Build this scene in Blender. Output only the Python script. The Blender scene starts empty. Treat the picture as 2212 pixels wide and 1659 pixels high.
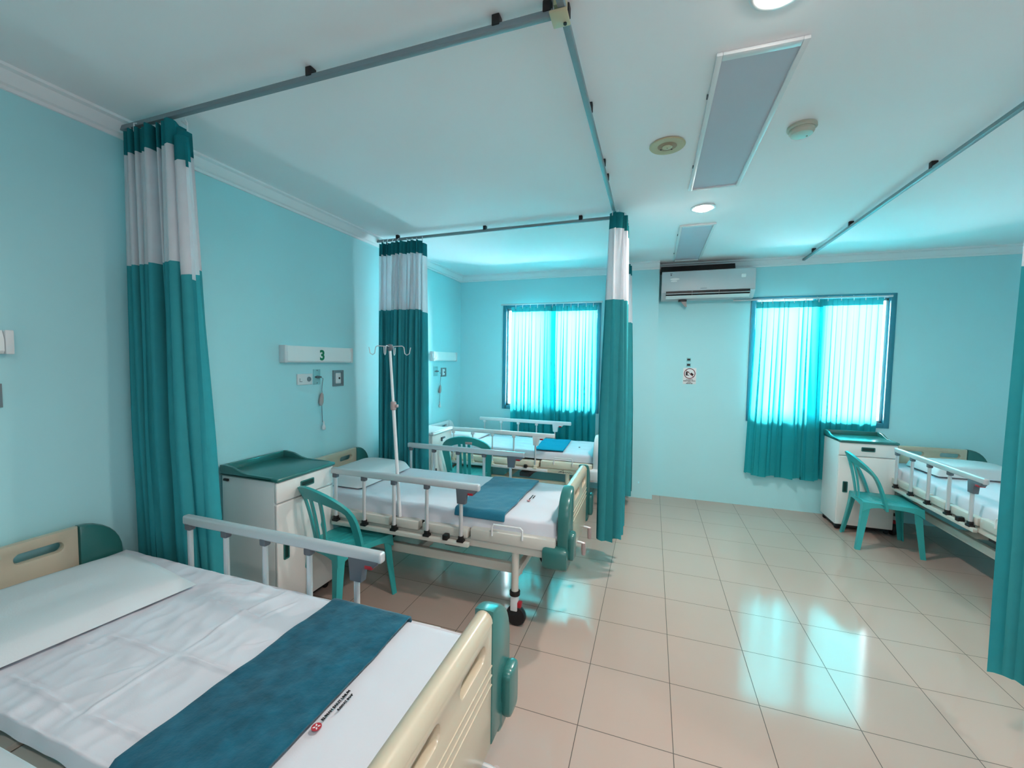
import bpy, bmesh, math, random
from mathutils import Vector, Matrix, noise

random.seed(7)
sc = bpy.context.scene
COL = sc.collection
PI = math.pi

# ------------------------------------------------------------------ camera
F_PX, YAW, PITCH, ROLL = 892.21, -0.32706, -0.05515, 0.01529
CAM = Vector((2.5814, 0.0, 1.6210))
cam_d = bpy.data.cameras.new('camera')
cam = bpy.data.objects.new('camera', cam_d)
COL.objects.link(cam)
cam_d.sensor_fit = 'HORIZONTAL'
cam_d.sensor_width = 36.0
cam_d.lens = 36.0 * F_PX / 2212.0
cam_d.clip_start = 0.02
_f = Vector((math.sin(YAW) * math.cos(PITCH), math.cos(YAW) * math.cos(PITCH), math.sin(PITCH)))
_r = Vector((math.cos(YAW), -math.sin(YAW), 0))
_u = _r.cross(_f)
_r2 = _r * math.cos(ROLL) + _u * math.sin(ROLL)
_u2 = _u * math.cos(ROLL) - _r * math.sin(ROLL)
M = Matrix((_r2, _u2, -_f)).transposed().to_4x4()
M.translation = CAM
cam.matrix_world = M
sc.camera = cam

# ------------------------------------------------------------------ world, exposure
sc.view_settings.view_transform = 'Standard'
sc.view_settings.look = 'None'
sc.view_settings.gamma = 1.0
sc.view_settings.use_curve_mapping = False
sc.view_settings.exposure = 0.9
w = bpy.data.worlds.new('daylight')
sc.world = w
w.use_nodes = True
w.node_tree.nodes['Background'].inputs[0].default_value = (0.88, 0.94, 1.0, 1)
w.node_tree.nodes['Background'].inputs[1].default_value = 40.0
cy = sc.cycles
cy.max_bounces = 10
cy.diffuse_bounces = 6
cy.glossy_bounces = 4
cy.transmission_bounces = 6
cy.transparent_max_bounces = 16
cy.sample_clamp_indirect = 8.0
cy.caustics_reflective = False
cy.caustics_refractive = False
try:
    cy.use_denoising = True
    cy.denoiser = 'OPENIMAGEDENOISE'
except Exception:
    pass

YF = 5.315      # far wall
ZC = 2.79       # ceiling
XR = 6.45       # right wall
YB = -2.3       # back wall


def portal(name, x0, x1, z0, z1, y=YF + 0.14, rx=-PI / 2):
    l = bpy.data.lights.new(name, 'AREA')
    l.shape = 'RECTANGLE'
    l.size = x1 - x0
    l.size_y = z1 - z0
    l.cycles.is_portal = True
    o = bpy.data.objects.new(name, l)
    COL.objects.link(o)
    o.location = ((x0 + x1) / 2, y, (z0 + z1) / 2)
    o.rotation_euler = (rx, 0, 0)
    return o


portal('window_daylight', 0.66, 1.95, 0.98, 2.36)
portal('window_daylight', 3.63, 4.93, 0.98, 2.37)
portal('window_daylight', 2.6, 5.6, 0.9, 2.4, YB - 0.14, PI / 2)  # portal for the added fill window behind the camera
pr = portal('window_daylight', -1.6, 1.8, 0.9, 2.4)  # portal for the added fill window in the right wall
pr.location = (XR + 0.14, 0.1, 1.65)
pr.rotation_euler = (PI / 2, 0, PI / 2)


# ------------------------------------------------------------------ materials
def lin(c):
    r = []
    for v in c:
        v = v / 255.0
        r.append(v / 12.92 if v <= 0.04045 else ((v + 0.055) / 1.055) ** 2.4)
    return r


def mat(name, rgb, rough=0.5, metal=0.0, spec=0.5, vary=0.0, scale=8.0, bump=0.0, bscale=60.0, emit=None, coat=0.0, sheen=0.0):
    m = bpy.data.materials.new(name)
    m.use_nodes = True
    nt = m.node_tree
    b = nt.nodes['Principled BSDF']
    c = lin(rgb) + [1]
    b.inputs['Base Color'].default_value = c
    b.inputs['Roughness'].default_value = rough
    b.inputs['Metallic'].default_value = metal
    b.inputs['Specular IOR Level'].default_value = spec
    if coat:
        b.inputs['Coat Weight'].default_value = coat
        b.inputs['Coat Roughness'].default_value = 0.1
    if sheen:
        b.inputs['Sheen Weight'].default_value = sheen
    tc = nt.nodes.new('ShaderNodeTexCoord')
    n = nt.nodes.new('ShaderNodeTexNoise')
    n.inputs['Scale'].default_value = scale
    n.inputs['Detail'].default_value = 5
    nt.links.new(tc.outputs['Object'], n.inputs['Vector'])
    mx = nt.nodes.new('ShaderNodeMix')
    mx.data_type = 'RGBA'
    mx.inputs[6].default_value = [v * (1 - vary) for v in c[:3]] + [1]
    mx.inputs[7].default_value = [min(1, v * (1 + vary)) for v in c[:3]] + [1]
    nt.links.new(n.outputs['Fac'], mx.inputs[0])
    nt.links.new(mx.outputs[2], b.inputs['Base Color'])
    if bump:
        n2 = nt.nodes.new('ShaderNodeTexNoise')
        n2.inputs['Scale'].default_value = bscale
        n2.inputs['Detail'].default_value = 4
        nt.links.new(tc.outputs['Object'], n2.inputs['Vector'])
        bp = nt.nodes.new('ShaderNodeBump')
        bp.inputs['Strength'].default_value = bump
        bp.inputs['Distance'].default_value = 0.01
        nt.links.new(n2.outputs['Fac'], bp.inputs['Height'])
        nt.links.new(bp.outputs['Normal'], b.inputs['Normal'])
    if emit:
        b.inputs['Emission Color'].default_value = lin(emit[0]) + [1]
        b.inputs['Emission Strength'].default_value = emit[1]
    return m


def cloth(name, rgb, trans_rgb, trans, alpha=1.0, bscale=350.0):
    """woven fabric that lets some light through"""
    m = bpy.data.materials.new(name)
    m.use_nodes = True
    nt = m.node_tree
    for n in list(nt.nodes):
        nt.nodes.remove(n)
    out = nt.nodes.new('ShaderNodeOutputMaterial')
    d = nt.nodes.new('ShaderNodeBsdfDiffuse')
    t = nt.nodes.new('ShaderNodeBsdfTranslucent')
    mx = nt.nodes.new('ShaderNodeMixShader')
    mx.inputs[0].default_value = trans
    tc = nt.nodes.new('ShaderNodeTexCoord')
    n = nt.nodes.new('ShaderNodeTexNoise')
    n.inputs['Scale'].default_value = 14
    n.inputs['Detail'].default_value = 6
    nt.links.new(tc.outputs['Object'], n.inputs['Vector'])
    cm = nt.nodes.new('ShaderNodeMix')
    cm.data_type = 'RGBA'
    c = lin(rgb)
    cm.inputs[6].default_value = [v * 0.9 for v in c] + [1]
    cm.inputs[7].default_value = [min(1, v * 1.1) for v in c] + [1]
    nt.links.new(n.outputs['Fac'], cm.inputs[0])
    nt.links.new(cm.outputs[2], d.inputs['Color'])
    t.inputs['Color'].default_value = lin(trans_rgb) + [1]
    nt.links.new(d.outputs[0], mx.inputs[1])
    nt.links.new(t.outputs[0], mx.inputs[2])
    last = mx
    if alpha < 1:
        tr = nt.nodes.new('ShaderNodeBsdfTransparent')
        m2 = nt.nodes.new('ShaderNodeMixShader')
        m2.inputs[0].default_value = alpha
        nt.links.new(tr.outputs[0], m2.inputs[1])
        nt.links.new(mx.outputs[0], m2.inputs[2])
        last = m2
    nt.links.new(last.outputs[0], out.inputs[0])
    return m


def glass_mat(name='window_glass', tint=(0.93, 0.97, 0.97)):
    m = bpy.data.materials.new(name)
    m.use_nodes = True
    nt = m.node_tree
    for n in list(nt.nodes):
        nt.nodes.remove(n)
    out = nt.nodes.new('ShaderNodeOutputMaterial')
    tr = nt.nodes.new('ShaderNodeBsdfTransparent')
    tr.inputs[0].default_value = (*tint, 1)
    g = nt.nodes.new('ShaderNodeBsdfGlossy')
    g.inputs['Roughness'].default_value = 0.02
    fr = nt.nodes.new('ShaderNodeFresnel')
    fr.inputs[0].default_value = 1.45
    mx = nt.nodes.new('ShaderNodeMixShader')
    nt.links.new(fr.outputs[0], mx.inputs[0])
    nt.links.new(tr.outputs[0], mx.inputs[1])
    nt.links.new(g.outputs[0], mx.inputs[2])
    nt.links.new(mx.outputs[0], out.inputs[0])
    return m


def floor_mat():
    m = mat('floor_tiles', (184, 160, 149), rough=0.11, spec=0.34, vary=0.06, scale=1.3)
    nt = m.node_tree
    b = nt.nodes['Principled BSDF']
    tc = [n for n in nt.nodes if n.type == 'TEX_COORD'][0]
    sep = nt.nodes.new('ShaderNodeSeparateXYZ')
    nt.links.new(tc.outputs['Object'], sep.inputs[0])

    def line(sock, off):
        a = nt.nodes.new('ShaderNodeMath'); a.operation = 'SUBTRACT'; a.inputs[1].default_value = off
        nt.links.new(sock, a.inputs[0])
        d = nt.nodes.new('ShaderNodeMath'); d.operation = 'DIVIDE'; d.inputs[1].default_value = 0.4
        nt.links.new(a.outputs[0], d.inputs[0])
        f = nt.nodes.new('ShaderNodeMath'); f.operation = 'PINGPONG'; f.inputs[1].default_value = 0.5
        nt.links.new(d.outputs[0], f.inputs[0])
        lt = nt.nodes.new('ShaderNodeMath'); lt.operation = 'LESS_THAN'; lt.inputs[1].default_value = 0.0042
        nt.links.new(f.outputs[0], lt.inputs[0])
        return lt.outputs[0]
    lx = line(sep.outputs['X'], 0.3151)
    ly = line(sep.outputs['Y'], 0.1698)
    mxm = nt.nodes.new('ShaderNodeMath'); mxm.operation = 'MAXIMUM'
    nt.links.new(lx, mxm.inputs[0]); nt.links.new(ly, mxm.inputs[1])
    old = b.inputs['Base Color'].links[0].from_socket
    mx = nt.nodes.new('ShaderNodeMix'); mx.data_type = 'RGBA'
    nt.links.new(mxm.outputs[0], mx.inputs[0])
    nt.links.new(old, mx.inputs[6])
    mx.inputs[7].default_value = lin((84, 76, 72)) + [1]
    nt.links.new(mx.outputs[2], b.inputs['Base Color'])
    rg = nt.nodes.new('ShaderNodeMath'); rg.operation = 'MULTIPLY_ADD'
    nt.links.new(mxm.outputs[0], rg.inputs[0]); rg.inputs[1].default_value = 0.6; rg.inputs[2].default_value = 0.11
    nt.links.new(rg.outputs[0], b.inputs['Roughness'])
    return m


WALL = mat('wall_paint_aqua', (178, 230, 236), rough=0.55, spec=0.3, vary=0.03, scale=1.5, bump=0.04, bscale=25)
CEIL = mat('ceiling_paint_white', (244, 243, 245), rough=0.7, spec=0.2, vary=0.015, scale=2)
CORN = mat('cornice_white', (238, 240, 242), rough=0.6, vary=0.02)
FLOOR = floor_mat()
FRAME = mat('window_frame_teal', (52, 128, 146), rough=0.4, vary=0.05)
GLASS = glass_mat()
TINTED = glass_mat('tinted_fill_glass', (0.2, 0.19, 0.195))  # dims the sky seen through the two added fill windows
ALU = mat('aluminium', (206, 210, 213), rough=0.35, metal=0.35, vary=0.04)
TRACK = mat('track_grey', (126, 140, 145), rough=0.5, metal=0.15, vary=0.04)
BLACK = mat('black_plastic', (16, 18, 20), rough=0.45, vary=0.1)
DGREY = mat('grey_plastic', (96, 102, 110), rough=0.45, vary=0.06)
ACW = mat('ac_plastic', (206, 210, 214), rough=0.35, vary=0.02)
WHITE = mat('white_plastic', (222, 226, 228), rough=0.35, vary=0.02)
CREAM = mat('cream_steel', (205, 204, 196), rough=0.35, vary=0.03, scale=5)
IVORY = mat('ivory_steel', (226, 222, 202), rough=0.35, vary=0.03, scale=5)
BEIGE = mat('beige_plastic', (192, 180, 158), rough=0.3, vary=0.03, scale=6, coat=0.2)
GREEN = mat('green_plastic', (48, 112, 108), rough=0.28, vary=0.06, coat=0.2)
CABG = mat('cabinet_steel', (236, 240, 240), rough=0.4, vary=0.03, scale=4)
CABW = mat('cabinet_front', (240, 237, 234), rough=0.35, vary=0.02, scale=4)
CHAIR = mat('teal_plastic', (52, 168, 168), rough=0.38, vary=0.07, scale=5)
SHEET = mat('white_cotton', (214, 215, 223), rough=0.85, spec=0.2, vary=0.02, bump=0.05, bscale=300)
PILLOW = mat('pillow_cotton', (208, 213, 216), rough=0.85, spec=0.2, vary=0.03, bump=0.06, bscale=200)
VINYL = mat('mattress_vinyl', (48, 100, 96), rough=0.5, vary=0.08)
BLANK = mat('teal_fleece', (20, 84, 104), rough=0.95, spec=0.1, vary=0.6, scale=20, bump=0.3, bscale=40, sheen=0.25)
BLANKB = mat('blue_fleece', (38, 112, 136), rough=0.95, spec=0.1, vary=0.12, scale=14, bump=0.25, bscale=120, sheen=0.3)
BLANKF = mat('bright_teal_cloth', (20, 130, 158), rough=0.9, spec=0.1, vary=0.05, bump=0.1, bscale=120)
RED = mat('red_plastic', (170, 30, 45), rough=0.4, vary=0.05)
INK = mat('black_ink', (30, 30, 36), rough=0.8, vary=0.1)
REDINK = mat('red_ink', (176, 50, 62), rough=0.8, vary=0.1)
GREENINK = mat('green_number', (20, 130, 90), rough=0.5, vary=0.05)
SIGNW = mat('sign_paper', (232, 234, 236), rough=0.5, vary=0.02)
GREYBOX = mat('grey_plate', (120, 134, 140), rough=0.4, vary=0.05)
PLATE = mat('aqua_metal_plate', (140, 200, 206), rough=0.3, vary=0.05)
DIFF = mat('lamp_diffuser', (196, 194, 204), rough=0.6, spec=0.2, vary=0.02)
RINGB = mat('aged_plastic', (196, 184, 150), rough=0.45, vary=0.06, scale=20)
RINGD = mat('aged_plastic_dark', (160, 134, 104), rough=0.5, vary=0.1, scale=20)
DETECT = mat('detector_plastic', (186, 184, 168), rough=0.45, vary=0.05)
GLOW = mat('lamp_glow', (255, 246, 236), rough=0.4, emit=((255, 244, 232), 40.0))
PINKG = mat('handle_rubber', (176, 160, 158), rough=0.5, vary=0.05)
TAPE = mat('sticker_white', (252, 252, 252), rough=0.4, vary=0.01)

CURT = cloth('ward_curtain_teal', (64, 158, 165), (40, 160, 170), 0.14)
CURTH = cloth('ward_curtain_header', (36, 122, 128), (30, 130, 140), 0.10)
MESH = cloth('ward_curtain_net', (238, 238, 242), (232, 236, 240), 0.3, alpha=0.9)
WINC = cloth('window_curtain_turquoise', (60, 180, 186), (70, 217, 223), 0.6)
WINH = cloth('window_curtain_header', (56, 168, 174), (30, 120, 130), 0.08)


# ------------------------------------------------------------------ mesh helpers
class MB:
    def __init__(self):
        self.bm = bmesh.new()

    def box(self, x0, x1, y0, y1, z0, z1, bev=0.0, seg=2, rot=None):
        t = bmesh.new()
        vs = [t.verts.new(p) for p in ((x0, y0, z0), (x1, y0, z0), (x1, y1, z0), (x0, y1, z0), (x0, y0, z1), (x1, y0, z1), (x1, y1, z1), (x0, y1, z1))]
        for f in ((0, 3, 2, 1), (4, 5, 6, 7), (0, 1, 5, 4), (1, 2, 6, 5), (2, 3, 7, 6), (3, 0, 4, 7)):
            t.faces.new([vs[i] for i in f])
        if bev:
            bmesh.ops.bevel(t, geom=list(t.edges), offset=bev, segments=seg, affect='EDGES', profile=0.5)
        if rot:
            c, m = rot
            bmesh.ops.transform(t, matrix=Matrix.Translation(c) @ m @ Matrix.Translation(-Vector(c)), verts=t.verts)
        self._join(t)
        return self

    def _join(self, t):
        me = bpy.data.meshes.new('tmp')
        t.to_mesh(me)
        t.free()
        self.bm.from_mesh(me)
        bpy.data.meshes.remove(me)

    def loft(self, rings, cap=True, closed=True):
        bm = self.bm
        R = [[bm.verts.new(p) for p in r] for r in rings]
        n = len(R[0])
        for a, b in zip(R, R[1:]):
            for i in range(n if closed else n - 1):
                j = (i + 1) % n
                try:
                    bm.faces.new((a[i], a[j], b[j], b[i]))
                except ValueError:
                    pass
        if cap and closed:
            for r in (R[0], R[-1]):
                try:
                    bm.faces.new(r)
                except ValueError:
                    pass
        return self

    def tube(self, pts, r, n=10, rx=None):
        pts = [Vector(p) for p in pts]
        rings = []
        up = None
        for i, p in enumerate(pts):
            a = pts[max(0, i - 1)]
            b = pts[min(len(pts) - 1, i + 1)]
            d = (b - a).normalized()
            if up is None:
                up = Vector((0, 0, 1)) if abs(d.z) < 0.9 else Vector((1, 0, 0))
            s = d.cross(up).normalized()
            up = s.cross(d).normalized()
            rr = r[i] if isinstance(r, (list, tuple)) else r
            rings.append([p + s * math.cos(2 * PI * k / n) * (rx or rr) + up * math.sin(2 * PI * k / n) * rr for k in range(n)])
        return self.loft(rings)

    def ribbon(self, pts, wdir, w, t):
        """bar of rectangular section: half width w along wdir-perp in-plane, half thickness t along wdir"""
        pts = [Vector(p) for p in pts]
        nd = Vector(wdir).normalized()
        rings = []
        for i, p in enumerate(pts):
            a = pts[max(0, i - 1)]
            b = pts[min(len(pts) - 1, i + 1)]
            d = (b - a).normalized()
            s = d.cross(nd).normalized()
            ww = w[i] if isinstance(w, (list, tuple)) else w
            rings.append([p + s * ww + nd * t, p - s * ww + nd * t, p - s * ww - nd * t, p + s * ww - nd * t])
        return self.loft(rings)

    def lathe(self, prof, c, n=24, axis='Z'):
        rings = []
        for r, h in prof:
            ring = []
            for k in range(n):
                a = 2 * PI * k / n
                if axis == 'Z':
                    ring.append((c[0] + r * math.cos(a), c[1] + r * math.sin(a), c[2] + h))
                elif axis == 'Y':
                    ring.append((c[0] + r * math.cos(a), c[1] + h, c[2] + r * math.sin(a)))
                else:
                    ring.append((c[0] + h, c[1] + r * math.cos(a), c[2] + r * math.sin(a)))
            rings.append(ring)
        return self.loft(rings)

    def prism(self, outer, holes, fn, t0, t1, bev=0.0):
        """outline (2-D) with holes extruded between t0 and t1; fn(u, v, t) -> point"""
        t = bmesh.new()
        edges = []
        for loop in [outer] + list(holes):
            vs = [t.verts.new((p[0], p[1], 0)) for p in loop]
            for i in range(len(vs)):
                edges.append(t.edges.new((vs[i], vs[(i + 1) % len(vs)])))
        bmesh.ops.triangle_fill(t, use_beauty=True, edges=edges)
        r = bmesh.ops.extrude_face_region(t, geom=list(t.faces))
        top = [g for g in r['geom'] if isinstance(g, bmesh.types.BMVert)]
        tops = set(top)
        if bev:
            rim = [e for e in t.edges if len(e.link_faces) == 2 and all((v in tops) for v in e.verts) and any(all(v in tops for v in f.verts) for f in e.link_faces) and not all(all(v in tops for v in f.verts) for f in e.link_faces)]
            rim += [e for e in t.edges if len(e.link_faces) == 2 and not any(v in tops for v in e.verts) and any(any(v in tops for v in f.verts) for f in e.link_faces)]
        for v in t.verts:
            v.co = Vector((v.co.x, v.co.y, t1 if v in tops else t0))
        if bev:
            bmesh.ops.bevel(t, geom=rim, offset=bev, segments=2, affect='EDGES', profile=0.5)
        for v in t.verts:
            v.co = Vector(fn(v.co.x, v.co.y, v.co.z))
        self._join(t)
        return self

    def build(self, name, material, parent=None, smooth=True, auto=35):
        bm = self.bm
        bmesh.ops.recalc_face_normals(bm, faces=list(bm.faces))
        me = bpy.data.meshes.new(name)
        bm.to_mesh(me)
        bm.free()
        me.materials.append(material)
        o = bpy.data.objects.new(name, me)
        COL.objects.link(o)
        if smooth:
            me.polygons.foreach_set('use_smooth', [True] * len(me.polygons))
            try:
                me.set_sharp_from_angle(angle=math.radians(auto))
            except Exception:
                pass
        if parent is not None:
            o.parent = parent
        return o


def tag(o, label, cat, group=None, kind=None):
    o['label'] = label
    o['category'] = cat
    if group:
        o['group'] = group
    if kind:
        o['kind'] = kind
    return o


def thing(name, label, cat, loc=(0, 0, 0), rz=0.0, group=None):
    o = bpy.data.objects.new(name, None)
    o.empty_display_size = 0.1
    COL.objects.link(o)
    o.location = loc
    o.rotation_euler = (0, 0, rz)
    return tag(o, label, cat, group)


def struct(o, label=None, cat=None):
    o['kind'] = 'structure'
    if label:
        o['label'] = label
        o['category'] = cat
    return o


def copy_tree(o, parent=None):
    c = o.copy()
    COL.objects.link(c)
    if parent is not None:
        c.parent = parent
    for ch in [x for x in bpy.data.objects if x.parent == o]:
        copy_tree(ch, c)
    return c


def text(name, s, size, matrix, material, parent=None, align='CENTER', extrude=0.0006, bold=0.0):
    cu = bpy.data.curves.new(name, 'FONT')
    cu.body = s
    cu.size = size
    cu.align_x = align
    cu.align_y = 'CENTER'
    cu.extrude = extrude
    cu.offset = bold
    cu.resolution_u = 3
    t = bpy.data.objects.new(name, cu)
    COL.objects.link(t)
    bpy.context.view_layer.update()
    dg = bpy.context.evaluated_depsgraph_get()
    me = bpy.data.meshes.new_from_object(t.evaluated_get(dg))
    bpy.data.objects.remove(t)
    bpy.data.curves.remove(cu)
    me.transform(matrix)
    me.materials.clear()
    me.materials.append(material)
    me.name = name
    o = bpy.data.objects.new(name, me)
    COL.objects.link(o)
    if parent is not None:
        o.parent = parent
    return o


def frame_matrix(origin, xdir, ydir):
    x = Vector(xdir).normalized()
    y = Vector(ydir).normalized()
    z = x.cross(y)
    m = Matrix((x, y, z)).transposed().to_4x4()
    m.translation = Vector(origin)
    return m


def arc(cx, cy, rx, ry, a0, a1, n=8):
    return [(cx + rx * math.cos(a0 + (a1 - a0) * i / n), cy + ry * math.sin(a0 + (a1 - a0) * i / n)) for i in range(n + 1)]


def rrect(x0, x1, y0, y1, r, n=5):
    return (arc(x1 - r, y0 + r, r, r, -PI / 2, 0, n) + arc(x1 - r, y1 - r, r, r, 0, PI / 2, n)
            + arc(x0 + r, y1 - r, r, r, PI / 2, PI, n) + arc(x0 + r, y0 + r, r, r, PI, 1.5 * PI, n))


# ------------------------------------------------------------------ room shell
T = 0.15
WIN1 = (0.645, 1.945, 0.975, 2.37)
WIN2 = (3.615, 4.925, 0.985, 2.375)
struct(MB().box(-T, XR + T, YB - T, YF + T, -0.1, 0).build('floor', FLOOR), 'glossy beige tiled floor of the ward', 'floor')
struct(MB().box(-T, XR + T, YB - T, YF + T, ZC, ZC + 0.1).build('ceiling', CEIL), 'flat white painted ceiling', 'ceiling')
struct(MB().box(-T, 0, YB, YF + T, 0, ZC).build('wall_left', WALL), 'aqua wall behind the left row of beds', 'wall')
FILL_WIN4 = (-1.6, 1.8, 0.9, 2.4)  # made-up opening out of view, lets fill light in from the right
mb = MB()
mb.box(XR, XR + T, YB, FILL_WIN4[0], 0, ZC).box(XR, XR + T, FILL_WIN4[1], YF + T, 0, ZC)
mb.box(XR, XR + T, FILL_WIN4[0], FILL_WIN4[1], 0, FILL_WIN4[2]).box(XR, XR + T, FILL_WIN4[0], FILL_WIN4[1], FILL_WIN4[3], ZC)
struct(mb.build('wall_right', WALL, smooth=False), 'aqua wall on the right side', 'wall')
mb = MB()
for k in range(5):
    yk = FILL_WIN4[0] + (FILL_WIN4[1] - FILL_WIN4[0] - 0.05) * k / 4
    mb.box(XR - 0.01, XR + 0.09, yk, yk + 0.05, FILL_WIN4[2], FILL_WIN4[3], 0.004)
for zk in (FILL_WIN4[2], FILL_WIN4[3] - 0.05):
    mb.box(XR - 0.01, XR + 0.09, FILL_WIN4[0], FILL_WIN4[1], zk, zk + 0.05, 0.004)
w4 = struct(mb.build('window_4', FRAME), 'unseen tinted window band added in the right wall for fill light', 'window')
MB().box(XR + 0.045, XR + 0.05, FILL_WIN4[0], FILL_WIN4[1], FILL_WIN4[2], FILL_WIN4[3]).build('window_pane', TINTED, w4, smooth=False)
FILL_WIN3 = (2.6, 5.6, 0.9, 2.4)  # made-up opening behind the camera, lets in frontal fill light
mb = MB()
mb.box(-T, FILL_WIN3[0], YB - T, YB, 0, ZC).box(FILL_WIN3[1], XR + T, YB - T, YB, 0, ZC)
mb.box(FILL_WIN3[0], FILL_WIN3[1], YB - T, YB, 0, FILL_WIN3[2]).box(FILL_WIN3[0], FILL_WIN3[1], YB - T, YB, FILL_WIN3[3], ZC)
struct(mb.build('wall_back', WALL, smooth=False), 'aqua wall behind the viewpoint', 'wall')
mb = MB()
for k in range(6):
    xk = FILL_WIN3[0] + (FILL_WIN3[1] - FILL_WIN3[0] - 0.05) * k / 5
    mb.box(xk, xk + 0.05, YB - 0.09, YB + 0.01, FILL_WIN3[2], FILL_WIN3[3], 0.004)
for zk in (FILL_WIN3[2], FILL_WIN3[3] - 0.05):
    mb.box(FILL_WIN3[0], FILL_WIN3[1], YB - 0.09, YB + 0.01, zk, zk + 0.05, 0.004)
w3 = struct(mb.build('window_3', FRAME), 'unseen tinted window band added behind the viewpoint for fill light', 'window')
MB().box(FILL_WIN3[0], FILL_WIN3[1], YB - 0.05, YB - 0.045, FILL_WIN3[2], FILL_WIN3[3]).build('window_pane', TINTED, w3, smooth=False)
mb = MB()
xs = [0, WIN1[0], WIN1[1], WIN2[0], WIN2[1], XR]
mb.box(xs[0], xs[1], YF, YF + T, 0, ZC)
mb.box(xs[2], xs[3], YF, YF + T, 0, ZC)
mb.box(xs[4], xs[5], YF, YF + T, 0, ZC)
for W_ in (WIN1, WIN2):
    mb.box(W_[0], W_[1], YF, YF + T, 0, W_[2])
    mb.box(W_[0], W_[1], YF, YF + T, W_[3], ZC)
struct(mb.build('wall_far', WALL, smooth=False), 'aqua far wall with two windows', 'wall')
struct(MB().box(2.24, 2.625, 5.135, YF, 0, ZC).build('trim_1', WALL), 'aqua pilaster beside the air conditioner', 'trim')


def cornice(name, length, origin, along, out):
    prof = [(0, 0), (0.012, 0), (0.016, 0.014), (0.03, 0.02), (0.052, 0.05), (0.058, 0.062), (0.078, 0.068), (0.08, 0.08), (0, 0.08)]
    a = Vector(along)
    o_ = Vector(out)
    rings = []
    for s in (0, length):
        rings.append([Vector(origin) + a * s + o_ * p[0] + Vector((0, 0, p[1])) for p in prof])
    return struct(MB().loft(rings).build(name, CORN, auto=20), 'white moulded cornice under the ceiling', 'cornice')


cornice('trim_2', YF - YB, (0, YB, 2.71), (0, 1, 0), (1, 0, 0))
cornice('trim_3', 2.24, (0, YF, 2.71), (1, 0, 0), (0, -1, 0))
cornice('trim_4', XR - 2.625, (2.625, YF, 2.71), (1, 0, 0), (0, -1, 0))
cornice('trim_5', 0.385, (2.24, 5.135, 2.71), (1, 0, 0), (0, -1, 0))


def window(idx, Wd):
    x0, x1, z0, z1 = Wd
    mb = MB()
    fw = 0.045
    y0, y1 = YF - 0.012, YF + 0.09
    mb.box(x0 - 0.005, x0 + fw, y0, y1, z0 - 0.005, z1 + 0.005, 0.004)
    mb.box(x1 - fw, x1 + 0.005, y0, y1, z0 - 0.005, z1 + 0.005, 0.004)
    mb.box(x0 + fw, x1 - fw, y0, y1, z0 - 0.005, z0 + fw, 0.004)
    mb.box(x0 + fw, x1 - fw, y0, y1, z1 - fw, z1 + 0.005, 0.004)
    xm = (x0 + x1) / 2
    mb.box(xm - 0.03, xm + 0.03, YF + 0.02, YF + 0.08, z0 + fw, z1 - fw, 0.004)
    fr = mb.build('window_%d' % idx, FRAME)
    struct(fr, ['teal framed window behind the far left bed', 'teal framed window right of the air conditioner'][idx - 1], 'window')
    s = MB()
    for a, b in ((x0 + fw, xm - 0.03), (xm + 0.03, x1 - fw)):
        s.box(a, a + 0.022, YF + 0.035, YF + 0.07, z0 + fw, z1 - fw, 0.003)
        s.box(b - 0.022, b, YF + 0.035, YF + 0.07, z0 + fw, z1 - fw, 0.003)
        s.box(a, b, YF + 0.035, YF + 0.07, z0 + fw, z0 + fw + 0.022, 0.003)
        s.box(a, b, YF + 0.035, YF + 0.07, z1 - fw - 0.022, z1 - fw, 0.003)
    s.build('window_sash', ALU, fr)
    g = MB()
    g.box(x0 + fw, xm - 0.03, YF + 0.05, YF + 0.055, z0 + fw, z1 - fw)
    g.box(xm + 0.03, x1 - fw, YF + 0.05, YF + 0.055, z0 + fw, z1 - fw)
    g.build('window_pane', GLASS, fr, smooth=False)


window(1, WIN1)
window(2, WIN2)


# ------------------------------------------------------------------ ceiling fittings
def panel_light(x0, x1, y0, y1, label):
    t = thing('ceiling_panel_light', label, 'ceiling light', ((x0 + x1) / 2, (y0 + y1) / 2, ZC), 0, 'recessed panel lights')
    w_, h_ = (x1 - x0) / 2, (y1 - y0) / 2
    b = 0.022
    f = MB()
    f.box(-w_, -w_ + b, -h_, h_, -0.014, -0.001, 0.003)
    f.box(w_ - b, w_, -h_, h_, -0.014, -0.001, 0.003)
    f.box(-w_ + b, w_ - b, -h_, -h_ + b * 1.6, -0.014, -0.001, 0.003)
    f.box(-w_ + b, w_ - b, h_ - b, h_, -0.014, -0.001, 0.003)
    f.build('frame', WHITE, t)
    MB().box(-w_ + b, w_ - b, -h_ + b, h_ - b, -0.006, -0.001).build('diffuser', DIFF, t)
    for s in (-0.6, 0.45):
        MB().box(-w_ - 0.006, -w_ + 0.004, h_ * s - 0.015, h_ * s + 0.015, -0.012, -0.004, 0.002).build('latch', DGREY, t)


panel_light(2.772, 3.075, 1.775, 3.065, 'long unlit white panel light in the ceiling, nearer of the two')
panel_light(2.76, 3.045, 3.825, 5.09, 'unlit white panel light in the ceiling just before the air conditioner')


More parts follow.
